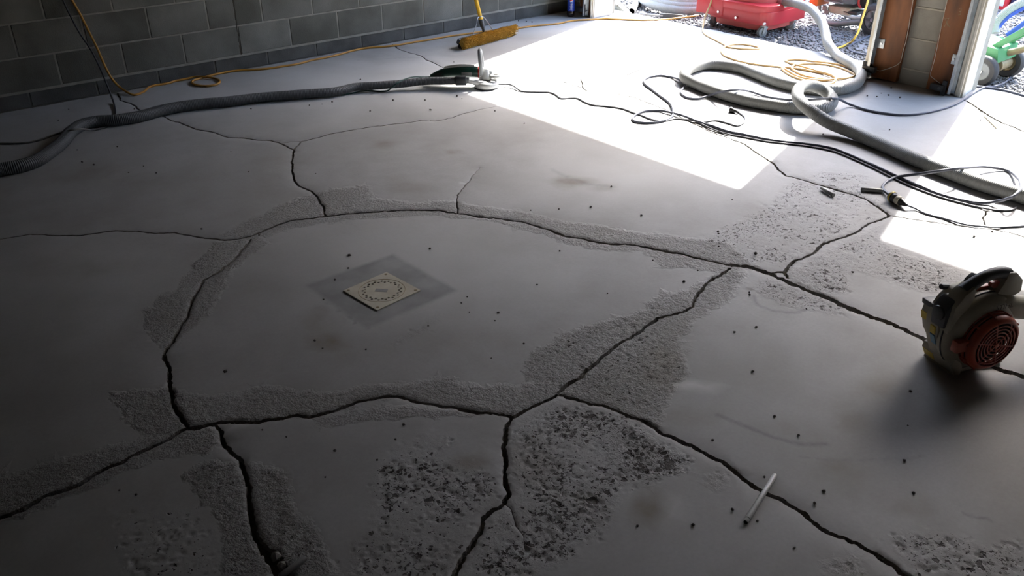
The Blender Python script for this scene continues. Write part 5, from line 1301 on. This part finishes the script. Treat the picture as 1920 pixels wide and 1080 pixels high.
# ================================================================== SMALL TOOLS ON THE FLOOR
def rod(name, label, cat, a, b, r, m, tipm=None, tipf=.0, taper=1.0):
    p, q = G(*a, r), G(*b, r); d = (q-p).normalized()
    t = thing(name, label, cat, (p+q)/2-U*r)
    mb = MB(); mb.tube([p+d*.0, p+d*.004, q-d*.004, q], [r*.8*taper, r*taper, r, r*.85], 14); bo_ = part(mb, 'shaft', m, t)
    if tipm: mb = MB(); mb.tube([p-d*.001, p+d*tipf], [r*.75, r*1.04], 14); part(mb, 'open_end', tipm, t)
    return t
rod('metal_tube', 'slim pale metal tube with a dark end lying across the lower right crack', 'tube', (1398,979), (1453,891), .0072, M['castgrey'], M['hole'], .014)
rod('steel_punch', 'short steel punch lying beside the crack near the right sun patch', 'punch', (1540,352), (1563,366), .011, M['tool_steel'], None, 0, .75)
rod('steel_rod', 'short dark steel rod lying beside the looped cord', 'rod', (1614,354.5), (1655,358), .011, M['tool_steel'])
rod('metal_tube', 'grey metal tube lying over the wide crack at the bottom edge', 'tube', (524,1082), (573,1046), .008, M['tool_steel'])
rod('twig', 'thin bent twig on the sunlit floor by the right doorway', 'twig', (1846,218), (1868,240), .0035, M['brass'])
# broken concrete lumps lodged in the wide crack
def lump(name, label, px, py, r, z, m, cat, group=None, seed=0):
    r_ = np.random.default_rng(seed); bm = bmesh.new(); bmesh.ops.create_icosphere(bm, subdivisions=1, radius=r)
    for v in bm.verts: v.co = Vector((v.co.x*r_.uniform(.65, 1.2), v.co.y*r_.uniform(.65, 1.2), v.co.z*r_.uniform(.5, .95)))
    c = G(px, py, 0); mb = MB(); mb.bm(bm, Matrix.Rotation(r_.uniform(0, 6), 4, 'Z'))
    zmin = min(v[2] for v in mb.v)
    o = mb.build(name, m, None, False); o.location = (c.x, c.y, z-zmin-.0004)
    return tag(o, label, cat, group)
lump('concrete_lump', 'broken concrete lump wedged in the wide crack at the bottom left', 517, 1040, .017, -.020, M['rubble'], 'rubble', None, 3)
lump('concrete_lump', 'smaller broken concrete chip in the wide crack beside the grey tube', 527, 1056, .013, -.020, M['rubble'], 'rubble', None, 4)
# dark grit crumbs
GRIT = [(220,276),(433,285),(176,310),(241,324),(293,325),(466,323),(145,282),(154,305),(269,312),(252,205),(129,205.5),(109.5,226),(676,150),(623,192),(604,196),(580,198),(694,209),(737,189),(471,205),(806.5,206.5),(857,181),(866,186),(797,188.5),(928,209),(983,232),(851,117),(808,207),(655,480),(806,467.5),(628,526),(653,503.5),(606.6,563),(865,569),(880,586),(876,557.5),(605,654),(590,640),(686,656),(803,612),(1146,351),(995,395),(1048,393),(1107.6,389),(1202.6,404.6),(1273,447),(1347,439),(1347.6,463),(1416,477.5),(1049.5,471.5),(1224,489),(1282,529),(1139,551),(1006.6,535),(934,587),(928,602),(982,645),(921,672),(1405.6,553.5),(1418,614),(1377,624),(1411,698),(1308,508),(1336,827),(1452,781),(1432.6,895.6),(1420,978),(1373,957),(1299,985.5),(1195.6,986.7),(1497.5,818),(1702,798.5),(1695,864.7),(1712.5,925),(1544,922),(1526.7,945.6),(1489,1028),(1707,734),(423,698),(224,920),(255.6,929),(492,806.7),(537,820),(610,895.6),(628,846),(365,1041),(741.5,825),(707,863),(757,797),(1652,175.5),(1644,181.5),(1625.6,181),(1671,165.5),(1665.6,179.6),(1687,184),(1838,225.6),(1543,253),(1668,244),(1598,511.7),(1346,436),(1438,477),(1511.7,580),(1405,549),(1372.7,375),(997.5,42),(987,41),(972,39.6),(592,326),(378,430),(486,442),(1860,435),(1826,445)]
def grit_place(px, py):
    if py < 60: return 'near the blue bottle in the far corner'
    if px > 1610 and py < 200: return 'at the foot of the brown pillar'
    if py < 345 and px < 1000: return 'near the dark hose'
    if py < 470 and px > 960 or (px > 1300 and py < 625): return 'near the long crack on the right'
    if py < 700 and px < 900: return 'around the square floor drain'
    if py < 700: return 'on the floor between the drain and the blower'
    if px > 1100: return 'near the slim pale tube and the lower right crack'
    return 'on the dark floor at the lower left'
for i, (px, py) in enumerate(GRIT):
    d = math.hypot(*G(px, py)[:2]); w_ = grit_place(px, py)
    lump('grit_crumb', 'tiny dark grit crumb '+w_, px, py, (.0030+.0030*random.random())*(.75+.12*d)*(1.5 if (px, py) in ((423,698),(1416,477.5),(655,480),(806,467.5)) else 1), 0, M['grit'], 'grit', 'grit crumbs '+w_, 50+i)
print('done')
